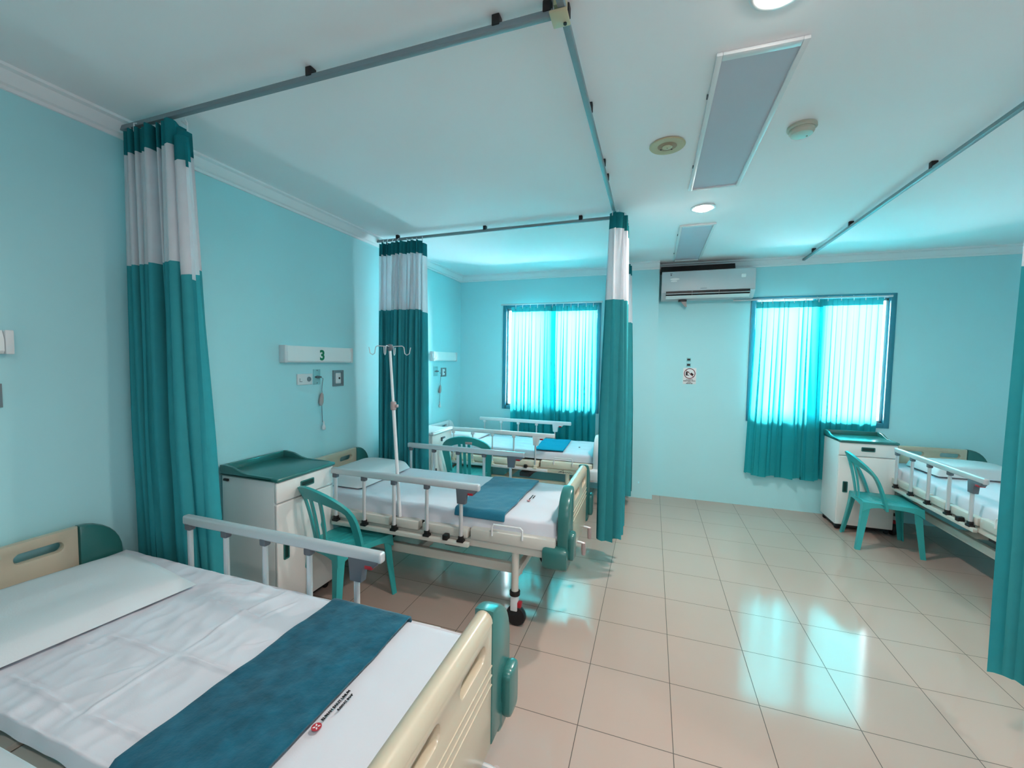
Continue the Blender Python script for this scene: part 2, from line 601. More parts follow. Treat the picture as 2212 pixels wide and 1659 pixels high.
def downlight(x, y, label, power):
    t = thing('downlight', label, 'ceiling light', (x, y, ZC), 0, 'round downlights')
    MB().lathe([(0.062, -0.001), (0.085, -0.001), (0.088, -0.006), (0.08, -0.010), (0.066, -0.008), (0.062, -0.004)], (0, 0, 0), 32).build('trim_ring', WHITE, t)
    MB().lathe([(0.001, -0.003), (0.064, -0.003), (0.062, -0.010), (0.05, -0.018), (0.03, -0.023), (0.001, -0.025)], (0, 0, 0), 32).build('lamp_lens', GLOW, t)
    l = bpy.data.lights.new('downlight_lamp', 'AREA')
    l.shape = 'DISK'
    l.size = 0.12
    l.energy = power
    l.color = (1.0, 0.90, 0.82)
    l.spread = math.radians(170)
    o = bpy.data.objects.new('downlight_lamp', l)
    COL.objects.link(o)
    o.parent = t
    o.location = (0, 0, -0.03)


LAMP = 12.0
downlight(2.90, 3.44, 'lit round downlight in the ceiling between the two panel lights', LAMP * 1.35)
downlight(2.92, 1.53, 'lit round downlight in the ceiling at the top edge of the photo', LAMP)
downlight(2.92, -0.45, 'unseen round downlight added behind the viewpoint for fill light', LAMP)  # added lamp out of view, brightens the room from behind the camera
downlight(5.3, 0.9, 'unseen round downlight added far to the right for fill light', LAMP)  # added lamp out of view, ambient fill on the right side

t = thing('ceiling_speaker', 'round yellowed fitting with a dark inner ring flush in the ceiling', 'ceiling fitting', (2.618, 2.421, ZC))
MB().lathe([(0.05, -0.001), (0.088, -0.001), (0.092, -0.004), (0.088, -0.009), (0.062, -0.012), (0.05, -0.008)], (0, 0, 0), 32).build('outer_ring', RINGB, t)
MB().lathe([(0.022, -0.001), (0.052, -0.001), (0.052, -0.007), (0.036, -0.012), (0.022, -0.009)], (0, 0, 0), 28).build('inner_ring', RINGD, t)
MB().lathe([(0.001, -0.002), (0.026, -0.002), (0.026, -0.013), (0.02, -0.016), (0.001, -0.016)], (0, 0, 0), 24).build('center_cap', RINGB, t)
for a in (0.9, 2.6):
    MB().lathe([(0.001, -0.009), (0.005, -0.009), (0.005, -0.0125), (0.001, -0.0125)], (0.037 * math.cos(a), 0.037 * math.sin(a), 0), 10).build('screw', BLACK, t)
MB().lathe([(0.001, -0.014), (0.0025, -0.014), (0.0025, -0.0168), (0.001, -0.0168)], (0, 0, 0), 8).build('center_pin', BLACK, t)

t = thing('smoke_detector', 'small off-white smoke detector on the ceiling right of the long panel light', 'smoke detector', (3.235, 2.425, ZC))
MB().lathe([(0.001, -0.001), (0.062, -0.001), (0.064, -0.012), (0.058, -0.018), (0.001, -0.018)], (0, 0, 0), 28).build('base', DETECT, t)
MB().lathe([(0.001, -0.016), (0.052, -0.016), (0.054, -0.03), (0.046, -0.042), (0.02, -0.046), (0.001, -0.046)], (0, 0, 0), 28).build('sensor_head', DETECT, t)
MB().lathe([(0.001, -0.04), (0.004, -0.04), (0.004, -0.0475), (0.001, -0.0475)], (0.025, 0.01, 0), 10).build('indicator', RINGD, t)


# ------------------------------------------------------------------ curtain tracks
def track(label, p0, p1, brackets, mat_=TRACK):
    p0 = Vector(p0)
    p1 = Vector(p1)
    d = p1 - p0
    L = d.length
    rz = math.atan2(d.y, d.x)
    t = thing('curtain_track', label, 'curtain track', p0, rz, 'ceiling curtain tracks')
    r = MB()
    r.box(0, L, -0.012, 0.012, -0.011, 0.011, 0.003)
    r.build('rail', mat_, t)
    for s in brackets:
        b = MB()
        b.box(s - 0.014, s + 0.014, -0.016, 0.016, 0.004, ZC - p0.z, 0.003)
        b.build('bracket', BLACK, t)
    e = MB()
    e.box(-0.006, 0.0, -0.016, 0.016, -0.014, 0.014, 0.002)
    e.build('end_cap', DGREY, t)
    return t


track('grey ceiling curtain track over the nearest bed, running to the left wall', (0.02, 1.385, 2.75), (2.24, 1.37, 2.75), (1.215, 2.022, 2.2))
track('grey ceiling curtain track running along the foot ends of the left beds', (2.272, -1.5, 2.75), (2.272, 5.10, 2.75), (2.9, 3.44, 3.985, 4.18, 5.6))
track('grey ceiling curtain track between the middle bed and the window bed', (0.02, 3.405, 2.75), (2.255, 3.36, 2.75), (0.25, 1.145, 1.98))
track('grey ceiling curtain track on the right side of the aisle', (4.03, -1.0, 2.75), (4.07, 5.23, 2.75), (3.2, 4.05, 5.1, 5.93))
t = thing('track_connector', 'pale corner connector where two ceiling curtain tracks meet', 'track connector', (2.262, 1.372, 2.75))
MB().box(-0.03, 0.028, -0.035, 0.035, -0.02, -0.012, 0.003).box(-0.02, 0.02, -0.02, 0.02, 0.012, ZC - 2.75, 0.003).build('plate', RINGB, t)
MB().lathe([(0.001, -0.024), (0.006, -0.024), (0.006, -0.019), (0.001, -0.019)], (0.012, 0.02, 0), 10).build('screw', BLACK, t)


# ------------------------------------------------------------------ curtains
def curtain(name, label, p0, p1, zs, nf, amp_top, amp_bot, mats, seed, flare=(0, 0), hem=0.02, group=None, lift=None, cat='curtain', ntop=None, hooks=8, bow=0.0, lean=(0, 0), sharp=1.0, lap=0.35):
    """gathered curtain hung along p0 -> p1; zs = (top, header bottom, net bottom, hem)"""
    rnd = random.Random(seed)
    p0 = Vector((p0[0], p0[1], 0))
    p1 = Vector((p1[0], p1[1], 0))
    d = p1 - p0
    L = d.length
    dn = d.normalized()
    nn = Vector((-dn.y, dn.x, 0))
    t = thing(name, label, cat, (p0.x, p0.y, 0), 0, group)
    NU = nf * 14
    ph = [rnd.uniform(-0.6, 0.6) for _ in range(nf + 3)]
    am = [rnd.uniform(0.55, 1.2) for _ in range(nf + 3)]
    wob = [rnd.uniform(-1, 1) for _ in range(nf + 3)]
    k2 = rnd.uniform(0, 6)

    def lerp(a, u):
        i = int(u)
        f = u - i
        f = f * f * (3 - 2 * f)
        return a[i] * (1 - f) + a[min(i + 1, len(a) - 1)] * f

    H = zs[0] - zs[-1]

    def P(u, z):
        s = u * nf
        v = (zs[0] - z) / H
        A = amp_top + (amp_bot - amp_top) * min(1, v * 1.6)
        phase = 2 * PI * (s + lerp(ph, s) * 0.35 + wob[int(s) % len(wob)] * 0.0) + 0.5 * v * lerp(wob, s)
        c = math.sin(phase)
        c = math.copysign(abs(c) ** sharp, c)
        off = A * lerp(am, s) * c + A * 0.25 * math.sin(2.3 * phase + k2 + 2 * v) + bow * math.sin(v * PI)
        off2 = A * lap * math.sin(2 * phase + 1.3 * lerp(wob, s) + v)
        uu = u + (-flare[0] * (1 - u) + flare[1] * u) * v ** 1.3 / L
        q = p0 + dn * (uu * L + off2) + nn * (off + lean[0] * v + lean[1] * v * u)
        zz = z
        if lift:
            zz = z + lift(u) * (1 - v * 0.5)
        if z <= zs[-1] + 1e-6:
            zz += hem * math.sin(phase * 0.5 + k2) + hem * 0.6 * lerp(wob, s)
        return (q.x - p0.x, q.y - p0.y, zz)

    names = ['header_band', 'net_panel', 'fabric_panel']
    ranges = [(zs[0], zs[1], 3), (zs[1], zs[2], 8), (zs[2], zs[3], 24)] if len(zs) == 4 else [(zs[0], zs[1], 3), (zs[1], zs[2], 26)]
    if len(zs) == 3:
        names = ['header_band', 'fabric_panel']
    for nm, (za, zb, nv), m_ in zip(names, ranges, mats):
        mbx = MB()
        rows = []
        for j in range(nv + 1):
            z = za + (zb - za) * j / nv
            rows.append([P(i / NU, z) for i in range(NU + 1)])
        mbx.loft(rows, cap=False, closed=False)
        mbx.build(nm, m_, t, auto=180)
    for k in range(hooks):
        u = (k + 0.5) / hooks
        b = P(u, zs[0])
        h = MB()
        h.tube([(b[0], b[1], zs[0] - 0.02), (b[0], b[1], zs[0] + 0.018), (b[0] * 0.5 + (dn * u * L).x * 0.5, b[1] * 0.5 + (dn * u * L).y * 0.5, zs[0] + 0.03)], 0.0035, 6)
        h.build('hook', WHITE, t)
    return t


WC = [CURTH, MESH, CURT]
GRP = 'ward curtains on the ceiling tracks'
curtain('ward_curtain', 'teal curtain with white net top gathered at the left wall behind the nearest bed', (0.05, 1.41), (0.46, 1.405), (2.725, 2.61, 2.07, 0.33), 9, 0.046, 0.078, WC, 17, flare=(0.02, 0.07), hem=0.02, sharp=0.8, lean=(0.055, 0), group=GRP, lift=lambda u: -0.10 * max(0, (u - 0.88) / 0.12))
curtain('ward_curtain', 'teal curtain with white net top gathered at the left wall behind the IV pole', (0.10, 3.375), (0.58, 3.37), (2.715, 2.60, 2.085, 0.33), 9, 0.04, 0.066, WC, 11, flare=(0.01, 0.02), hem=0.015, sharp=0.75, group=GRP, lift=lambda u: -0.04 * max(0, (u - 0.93) / 0.07))
curtain('ward_curtain', 'teal curtain with white net top hanging mid-room at the foot of the middle bed', (2.305, 3.16), (2.33, 3.48), (2.725, 2.61, 2.09, 0.29), 5, 0.045, 0.075, WC, 5, flare=(0.02, 0.02), sharp=0.8, hem=0.02, group=GRP)
curtain('ward_curtain', 'teal curtain with white net top by the pilaster, half hidden behind the mid-room curtain', (2.275, 4.72), (2.285, 5.03), (2.71, 2.60, 2.07, 0.12), 4, 0.04, 0.08, WC, 9, flare=(0.02, 0.0), hem=0.015, group=GRP, lean=(-0.03, 0))
curtain('ward_curtain', 'teal curtain with white net top cut off by the right edge of the photo', (4.075, 2.34), (4.06, 1.45), (2.71, 2.60, 2.05, 0.31), 11, 0.035, 0.05, WC, 21, sharp=0.8, flare=(-0.03, 0.02), hem=0.012, group=GRP, lean=(0.0, 0))

# window curtains: two overlapping panels per window on a thin rod
for (x0, x1, z, label) in ((0.63, 1.97, 2.375, 'thin bright metal curtain rod over the far left window'), (3.42, 4.87, 2.343, 'thin metal curtain rod over the right window, reaching below the air conditioner')):
    t = thing('curtain_rod', label, 'curtain rod', (x0, YF - 0.06, z))
    MB().tube([(0, 0, 0), (x1 - x0, 0, 0)], 0.011, 10).build('rod', ALU, t)
    for s in (0.25, 0.75, 0.985):
        MB().box((x1 - x0) * s - 0.006, (x1 - x0) * s + 0.006, -0.006, 0.06, -0.006, 0.006, 0.002).build('bracket', ALU, t)
WM = [WINH, WINC]
G2 = 'turquoise window curtain panels'
curtain('window_curtain', 'glowing turquoise curtain, left panel on the window behind the far left bed', (0.80, 5.225), (1.40, 5.215), (2.335, 2.27, 0.56), 6, 0.012, 0.03, WM, 31, hem=0.008, group=G2, hooks=6, cat='window curtain', lap=0.75, flare=(0.005, 0.02))
curtain('window_curtain', 'glowing turquoise curtain, right panel on the window behind the far left bed', (1.33, 5.255), (1.905, 5.255), (2.335, 2.27, 0.56), 6, 0.012, 0.03, WM, 33, hem=0.008, group=G2, hooks=6, cat='window curtain', lap=0.75, flare=(0.0, 0.02))
curtain('window_curtain', 'glowing turquoise curtain, left panel of the window right of the air conditioner', (3.635, 5.225), (4.27, 5.23), (2.315, 2.245, 0.385), 6, 0.016, 0.032, WM, 35, hem=0.012, group=G2, hooks=6, cat='window curtain', lap=0.75, flare=(0.03, 0.03))
curtain('window_curtain', 'glowing turquoise curtain, right panel hanging behind the bedside cabinet under the right window', (4.18, 5.277), (4.80, 5.277), (2.33, 2.26, 0.385), 6, 0.012, 0.02, WM, 37, hem=0.012, group=G2, hooks=6, cat='window curtain', lap=0.75, flare=(0.0, 0.0))


# ------------------------------------------------------------------ beds
def board(parent, name, x0, x1, zt, zb, main, cap, foot=False):
    """head- or footboard between x0 and x1 (local); beige centre with two grip slots, rounded green ends"""
    yb = 0.27
    ye = 0.435
    outer = [(-yb, zb), (yb, zb), (yb, zt), (-yb, zt)]
    holes = []
    for s in (-1, 1):
        holes.append(rrect(s * 0.14 - 0.075, s * 0.14 + 0.075, zt - 0.088, zt - 0.048, 0.019))
    xm = (x0 + x1) / 2
    if not foot:
        bo = MB().prism(outer, holes, lambda u, v, t_: (t_, u, v), x0, x1, 0.012).build(name, main, parent)
    else:
        # thick board with a rolled top edge and two scooped grips in its outer face
        xi = x1 - 0.032
        hl = [rrect(s * 0.135 - 0.082, s * 0.135 + 0.082, zt - 0.112, zt - 0.062, 0.024) for s in (-1, 1)]
        b = MB().prism([(-yb, zb), (yb, zb), (yb, zt - 0.035), (-yb, zt - 0.035)], hl, lambda u, v, t_: (t_, u, v), xi, x1, 0.007)
        b.box(x0, xi + 0.004, -yb, yb, zb, zt - 0.03)
        b.prism([(x0, zt - 0.034)] + [(x, z) for x, z in arc((x0 + x1) / 2, zt - 0.034, (x1 - x0) / 2, 0.034, PI, 0, 10)], [], lambda u, v, t_: (u, t_, v), -yb, yb)
        for k in range(3):
            b.box(x1 - 0.004, x1 + 0.003, -yb + 0.005, yb - 0.005, zt - 0.165 - 0.03 * k, zt - 0.160 - 0.03 * k, 0.0015)
        bo = b.build(name, main, parent)
    for s in (-1, 1):
        zl = zb - (0.02 if not foot else 0.0)
        prof = [(s * yb, zl), (s * (ye - 0.01), zl), (s * ye, zl + 0.15)] + [(s * p[0], p[1]) for p in arc(yb, zt - 0.17, ye - yb, 0.172, 0, PI / 2, 8)]
        c = MB().prism(prof, [], lambda u, v, t_: (t_, u, v), x0 - 0.004, x1 + 0.004, 0.014)
        if foot:
            c.prism(rrect(s * 0.40 - 0.075, s * 0.40 + 0.07, zb - 0.025, zb + 0.105, 0.03), [], lambda u, v, t_: (t_, u, v), x0 - 0.085, x1 + 0.006, 0.02)
            c.prism(rrect(s * 0.385 - 0.04, s * 0.385 + 0.052, zb + 0.02, zb + 0.185, 0.03), [], lambda u, v, t_: (t_, u, v), x1, x1 + 0.034, 0.012)
        cp = c.build('corner_cap', cap, bo)
    return bo


def side_rail(parent, s, bar_m, post_m, joint_m, base_m, xs, x0, x1, ztop, yb=0.47, thin=0.012, latch=True):
    y = s * yb
    bar = MB()
    bar.box(x0, x1, y - 0.017, y + 0.017, ztop - 0.042, ztop + 0.002, 0.010, 3)
    b = bar.build('side_rail', bar_m, parent)
    for x in xs:
        MB().tube([(x, y, 0.50), (x, y, ztop - 0.03)], thin, 10).build('rail_post', post_m, b)
        MB().box(x - 0.018, x + 0.018, y - 0.016, y + 0.016, ztop - 0.068, ztop - 0.03, 0.007).build('post_joint', joint_m, b)
        MB().box(x - 0.022, x + 0.022, y - 0.018, y + 0.018, 0.497, 0.513, 0.003).box(x - 0.014, x + 0.014, y - 0.014, y + 0.014, 0.505, 0.535, 0.004).build('post_base', base_m, b)
    lb = MB()
    lb.box(x0, x1 - 0.07, y - 0.014, y + 0.014, 0.472, 0.500, 0.004)
    lb.build('lower_bar', CREAM if bar_m is not WHITE else bar_m, b)
    if latch:
        xl = xs[-1]
        l = MB()
        l.prism([(xl - 0.03, ztop - 0.034), (xl + 0.115, ztop - 0.034), (xl + 0.09, ztop - 0.062), (xl + 0.04, ztop - 0.07), (xl + 0.032, ztop - 0.13), (xl - 0.022, ztop - 0.13)], [], lambda u, v, t_: (u, t_, v), y - 0.018, y + 0.018, 0.005)
        l.build('latch', joint_m, b)
        MB().box(xl + 0.05, xl + 0.085, y - 0.02, y + 0.02, ztop - 0.069, ztop - 0.054, 0.003).build('release_button', RED, b)
        MB().box(xl - 0.12, xl - 0.085, y - 0.022, y + 0.022, 0.497, 0.532, 0.006).build('stop', BLACK, b)
    return b


def bed(label, loc, rz, style='beige', group='hospital beds with side rails', near=-1):
    t = thing('hospital_bed', label, 'hospital bed', loc, rz, group)
    be = style == 'beige'
    main, cap = (BEIGE, GREEN) if be else (WHITE, WHITE)
    fr = CREAM if be else IVORY
    zt = 0.83
    board(t, 'headboard', 0.02, 0.06, zt, 0.42, main, cap)
    board(t, 'footboard', 2.045, 2.105, zt + 0.035, 0.44, main, cap, True)
    # four steel mattress sections with up-turned flanges
    for k, (a, b_) in enumerate(((0.09, 0.91), (0.94, 1.13), (1.16, 1.48), (1.50, 2.035))):
        p = MB()
        p.box(a, b_, -0.40, 0.40, 0.535, 0.552)
        for s in (-1, 1):
            p.box(a, b_, s * 0.41 - 0.043, s * 0.41 + 0.043, 0.515, 0.572 if k < 3 else 0.585, 0.008)
        p.build('mattress_platform', fr, t)
    f = MB()
    for s in (-1, 1):
        f.box(0.07, 2.04, s * 0.41 - 0.022, s * 0.41 + 0.022, 0.462, 0.510, 0.006)
    for x in (0.1, 0.95, 1.5, 2.0):
        f.box(x - 0.02, x + 0.02, -0.40, 0.40, 0.465, 0.505, 0.005)
    f.build('bed_frame', fr, t)
    lf = MB()
    for s in (-1, 1):
        lf.box(0.30, 1.80, s * 0.32 - 0.018, s * 0.32 + 0.018, 0.285, 0.345, 0.005)
    for x in (0.32, 1.05, 1.78):
        lf.box(x - 0.018, x + 0.018, *((-0.39, 0.39) if x != 1.05 else (-0.31, 0.31)), 0.29, 0.34, 0.005)
    lf.build('lower_frame', fr, t)
    for yy in (-0.2, 0.2):
        MB().tube([(1.25, yy, 0.35), (1.52, yy, 0.47)], 0.02, 8).build('lift_arm', DGREY, t)
        MB().tube([(0.7, yy, 0.35), (0.95, yy, 0.47)], 0.02, 8).build('lift_arm', DGREY, t)
    MB().box(1.2, 1.32, -0.22, 0.22, 0.33, 0.38, 0.008).build('gearbox', DGREY, t)
    for x in (0.32, 1.78):
        for s in (-1, 1):
            y = s * 0.40
            lg = MB().tube([(x, y, 0.20), (x, y, 0.47)], 0.023, 12).build('leg', fr, t)
            MB().lathe([(0.024, 0.0), (0.033, 0.003), (0.033, 0.026), (0.024, 0.03)], (x, y, 0.188), 16).build('collar', BLACK, lg)
            c = MB()
            c.box(x - 0.022, x + 0.022, y - 0.024, y + 0.024, 0.095, 0.192, 0.006)
            c.build('castor_fork', WHITE, lg)
            MB().lathe([(0.02, -0.017), (0.058, -0.017), (0.0625, -0.01), (0.0625, 0.01), (0.058, 0.017), (0.02, 0.017)], (x + 0.01, y, 0.0625), 24, 'Y').build('castor_wheel', BLACK if be else DGREY, lg)
            MB().box(x + 0.015, x + 0.045, y - 0.018, y + 0.018, 0.118, 0.15, 0.004).build('brake_pedal', RED, lg)
    posts = (0.49, 0.725, 0.96, 1.205, 1.445)
    for s in (-1, 1):
        if be:
            side_rail(t, s, ALU, ALU, DGREY, BLACK, posts, 0.46, 1.57, 0.87)
        else:
            side_rail(t, s, WHITE, ALU, WHITE, IVORY, posts, 0.42, 1.65, 0.875, yb=0.455, thin=0.009)
    # retaining bow on the foot section, crank handles under the footboard
    u = MB()
    for s in (-1, 1):
        u.tube([(1.645, s * 0.455, 0.56), (1.645, s * 0.455, 0.615), (1.655, s * 0.455, 0.63), (1.825, s * 0.455, 0.632), (1.838, s * 0.455, 0.62), (1.838, s * 0.455, 0.56)], 0.006, 8)
    u.build('mattress_retainer', WHITE, t)
    for y in (-0.05, 0.22):
        c = MB()
        c.tube([(1.95, y, 0.43), (2.12, y, 0.425), (2.145, y, 0.418)], 0.008, 8)
        ch = c.build('crank', ALU, t)
        MB().tube([(2.14, y, 0.425), (2.14, y + 0.01, 0.38), (2.14, y + 0.012, 0.34)], [0.013, 0.016, 0.013], 10).build('crank_grip', PINKG, ch)
    return t


BED_X = 0.045
bed('beige and green hospital bed with white sheet nearest the viewpoint', (BED_X, 0.855, 0), 0)
bed('beige and green hospital bed with raised aluminium rails in the middle of the left row', (BED_X, 2.745, 0), 0)
b3 = bed('white and cream hospital bed under the far left window', (0.0, 4.60, 0), 0, 'white')
bed('beige and green hospital bed on the right, cut off by the curtain', (5.225, YF - 0.09, 0), -PI / 2)
s3 = MB()
s3.tube([(1.69, -0.4345, 0.476), (1.715, -0.4345, 0.486), (1.745, -0.4345, 0.504), (1.742, -0.4345, 0.47)], 0.0022, 6)
s3.tube([(1.705, -0.4345, 0.480), (1.76, -0.4345, 0.482)], 0.0015, 6)
s3.tube([(1.76, -0.4345, 0.478), (1.77, -0.4345, 0.487), (1.775, -0.4345, 0.478), (1.785, -0.4345, 0.486), (1.80, -0.4345, 0.478), (1.81, -0.4345, 0.485), (1.83, -0.4345, 0.478)], 0.0015, 6)
s3.build('script_mark', INK, b3)


# ------------------------------------------------------------------ mattresses and bedding
def bump_lines(x, y, lines):
    h = 0.0
    for (ax, ay, bx, by, hh, ww) in lines:
        dx, dy = bx - ax, by - ay
        l2 = dx * dx + dy * dy
        t_ = max(0.0, min(1.0, ((x - ax) * dx + (y - ay) * dy) / l2))
        qx, qy = ax + t_ * dx - x, ay + t_ * dy - y
        dist = math.hypot(qx, qy)
        if dist < ww * 4:
            side = (dx * (y - ay) - dy * (x - ax)) / math.sqrt(l2)
            fade = min(1.0, 4 * t_ + 0.25, 4 * (1 - t_) + 0.25)
            h += fade * hh * (math.exp(-(dist / ww) ** 2) - 0.5 * math.exp(-((side - ww * 1.8) / (ww * 1.2)) ** 2) * (1 if dist < ww * 4 else 0))
    return h


def sheet_grid(x0, x1, y0, y1, top, drops, hfun, nx, ny, bulge=0.012, hem=0.006, seed=0, step=0.03):
    """cloth over a box: overhang (d_x0, d_x1, d_y0, d_y1) hangs down each side"""
    dx0, dx1, dy0, dy1 = drops
    rnd = random.Random(seed)
    k = rnd.uniform(0, 10)
    us = [x0 - dx0 + (x1 - x0 + dx0 + dx1) * i / nx for i in range(nx + 1)]
    vs = [y0 - dy0 + (y1 - y0 + dy0 + dy1) * j / ny for j in range(ny + 1)]
    rows = []
    for u in us:
        row = []
        for v in vs:
            px, py = min(max(u, x0), x1), min(max(v, y0), y1)
            ox, oy = abs(u - px), abs(v - py)
            drop = max(ox, oy) if (ox > 0 and oy > 0) else ox + oy
            sx = (1 if u > x1 else -1) * (ox > 0)
            sy = (1 if v > y1 else -1) * (oy > 0)
            r = 0.018
            edge = min(px - x0, x1 - px, py - y0, y1 - py)
            z = top - drop
            if drop == 0 and edge < r * 1.5:
                z -= r * (1 - math.sqrt(max(0, 1 - (1 - edge / (r * 1.5)) ** 2))) * 0.5
            fold = noise.noise(Vector((u * 9 + k, v * 9, 0))) * (0.006 + 0.05 * drop)
            out = bulge * math.sin(min(1, drop / 0.08) * PI * 0.55) if drop > 0 else 0
            qx, qy = px + sx * (out + fold), py + sy * (out + fold)
            if drop == 0:
                z += hfun(u, v)
            elif drop > 0.05:
                z += hem * noise.noise(Vector((u * 7, v * 7, k))) * drop / 0.08
            row.append((qx, qy, z))
        rows.append(row)
    return rows


def wr(amp, sc_, k):
    def f(x, y):
        return amp * noise.noise(Vector((x * sc_ + k, y * sc_ * 1.4, k))) + amp * 0.5 * noise.noise(Vector((x * sc_ * 3.1, y * sc_ * 2.2 + k, 3 + k)))
    return f


L1 = [(0.78, .647, 1.146, .63, .006, .0060), (1.179, .634, 1.446, .645, .007, .0060), (0.851, .851, 1.138, .86, .006, .0060), (1.184, .866, 1.441, .876, .008, .0060),
      (0.912, 1.124, 1.244, 1.104, .005, .0060), (1.167, .607, 1.159, .874, .004, .0072), (1.173, .879, 1.147, 1.098, .004, .0060), (1.147, 1.098, 1.2, 1.29, .004, .0072),
      (0.76, .768, .866, .80, .006, .0072), (0.95, 1.16, 1.12, 1.22, .005, .0084), (1.236, 1.10, 1.28, 1.226, .004, .0072), (0.80, 1.18, 1.0, 1.24, .006, .0096), (1.3, .95, 1.42, 1.05, .004, .0072), (1.05, 0.72, 1.12, .8, .003, .0072)]
def n1(x, y):
    r = 0.0
    for k, (sx, sy, am) in enumerate(((4.0, 7.0, 0.004), (9.0, 5.0, 0.004), (17.0, 11.0, 0.003))):
        r += am * (1 - abs(noise.noise(Vector((x * sx + k * 3.3, y * sy, 2.0 + k)))) * 2.2)
    return r * min(1.0, max(0.25, (1.5 - x) * 2 + 0.3))


n2 = wr(0.006, 6.0, 9.0)


def mattress(label, x0, x1, y0, y1, z0, z1, drops, hf, group, rz=0, loc=(0, 0, 0), nx=110, ny=60, seed=1, creases=None):
    t = thing('mattress', label, 'mattress', loc, rz, group)
    MB().box(x0 + 0.01, x1 - 0.01, y0 + 0.008, y1 - 0.008, z0, z1 - 0.012, 0.02, 3).build('mattress_core', VINYL, t)
    rows = sheet_grid(x0, x1, y0, y1, z1, drops, hf, nx, ny, seed=seed)
    MB().loft(rows, cap=False, closed=False).build('bed_sheet', SHEET, t, auto=180)
    return t


ZM = 0.66
G3 = 'mattresses under white sheets'
m1 = mattress('mattress with creased white sheet printed with a red round logo, on the nearest bed', 0.13, 2.075, 0.565, 1.285, 0.575, ZM, (0.06, 0.07, 0.042, 0.07), lambda x, y: n1(x, y) - 0.006 + 1.5 * bump_lines(x, y, L1), G3, nx=270, ny=140, seed=1)
m2 = mattress('mattress with white sheet hanging over its side, on the middle bed', 0.13, 2.07, 2.35, 3.13, 0.575, 0.665, (0.06, 0.08, 0.095, 0.08), n2, G3, seed=4)
m3 = mattress('mattress with white sheet on the white bed under the far left window', 0.10, 2.03, 4.22, 4.98, 0.575, 0.67, (0.06, 0.06, 0.08, 0.06), n2, G3, seed=6, nx=80, ny=40)
m4 = mattress('mattress with rumpled white sheet on the right hand bed', 0.09, 2.0, -0.40, 0.40, 0.575, 0.66, (0.06, 0.06, 0.09, 0.08), wr(0.006, 5, 4), G3, rz=-PI / 2, loc=(5.225, YF - 0.07, 0), seed=8, nx=90, ny=50)


def print_mark(parent, x, y, z, scale, lines):
    """round red logo with white petals and two lines of black print, read from the foot of the bed"""
    xd, yd = (0, 1, 0), (-1, 0, 0)
    d = MB()
    d.lathe([(0.0005, 0), (0.0145 * scale, 0), (0.0145 * scale, 0.0008), (0.0005, 0.0008)], (x, y, z), 28)
    lg = d.build('printed_logo', REDINK, parent)
    p = MB()
    for k in range(4):
        a = PI / 4 + k * PI / 2
        ca, sa = math.cos(a), math.sin(a)
        pts = [(0.002, 0), (0.006, 0.0028), (0.0115, 0), (0.006, -0.0028)]
        p.prism([((u * ca - v * sa) * scale, (u * sa + v * ca) * scale) for u, v in pts], [], lambda u, v, t_: (x + u, y + v, t_), z + 0.0009, z + 0.0013)
    p.build('logo_petals', SIGNW, lg)
    yy = y + 0.022 * scale
    text('printed_text', lines[0], 0.0125 * scale, frame_matrix((x - 0.001, yy, z + 0.001), xd, yd), INK, parent, 'LEFT', bold=0.0003)
    text('printed_text', lines[1], 0.011 * scale, frame_matrix((x + 0.018 * scale, yy + 0.045 * scale, z + 0.001), xd, yd), INK, parent, 'LEFT', bold=0.0003)


print_mark(m1, 1.786, 0.808, 0.6655, 0.88, ('RUMAH SAKIT UMUM', 'RAWAT INAP'))
print_mark(m2, 1.808, 2.67, 0.671, 0.85, ('RUMAH SAKIT UMUM', 'RAWAT INAP'))
MB().box(1.83, 1.845, 4.55, 4.585, 0.6735, 0.6745).build('printed_text', INK, m3)


def pillow(label, loc, sx, sy, h, rz=0, group='white pillows at the head ends', seed=0):
    bm = bmesh.new()
    N = 20
    top, bot = [], []
    for i in range(N + 1):
        rt, rb = [], []
        for j in range(N + 1):
            a, b = i / N * 2 - 1, j / N * 2 - 1
            pin = 1 - 0.06 * (1 - b * b) * abs(a) ** 3
            pin2 = 1 - 0.05 * (1 - a * a) * abs(b) ** 3
            e = (1 - abs(a) ** 5) * (1 - abs(b) ** 5)
            hh = h * max(0, e) ** 0.27
            n_ = 0.005 * noise.noise(Vector((a * 2.5 + seed, b * 2.5, 0)))
            x, y = a * sx / 2 * pin2, b * sy / 2 * pin
            rt.append((x, y, max(hh * 0.86 + n_ * e, 0) + h * 0.14))
            rb.append((x, y, h * 0.14 - h * 0.14 * max(0, e) ** 0.3))
        top.append(rt)
        bot.append(rb)
    m = MB()
    m.loft(top, cap=False, closed=False)
    m.loft(bot, cap=False, closed=False)
    bmesh.ops.remove_doubles(m.bm, verts=list(m.bm.verts), dist=0.0004)
    o = m.build('pillow', PILLOW, None, auto=80)
    o.location = loc
    o.rotation_euler = (0, 0, rz)
    return tag(o, label, 'pillow', group)


pillow('flat grey-white pillow on the nearest bed', (0.50, 0.83, 0.667), 0.55, 0.74, 0.065, -0.13, seed=1)
pillow('plump white pillow on the middle bed', (0.40, 2.76, 0.667), 0.42, 0.64, 0.10, 0.0, seed=2)
pillow('bright white pillow on the far left bed by the window', (0.42, 4.62, 0.672), 0.42, 0.62, 0.09, 0.0, seed=3)
pillow('white pillow on the right hand bed, partly hidden by the curtain', (5.27, 4.80, 0.662), 0.64, 0.46, 0.11, 0.05, seed=4)


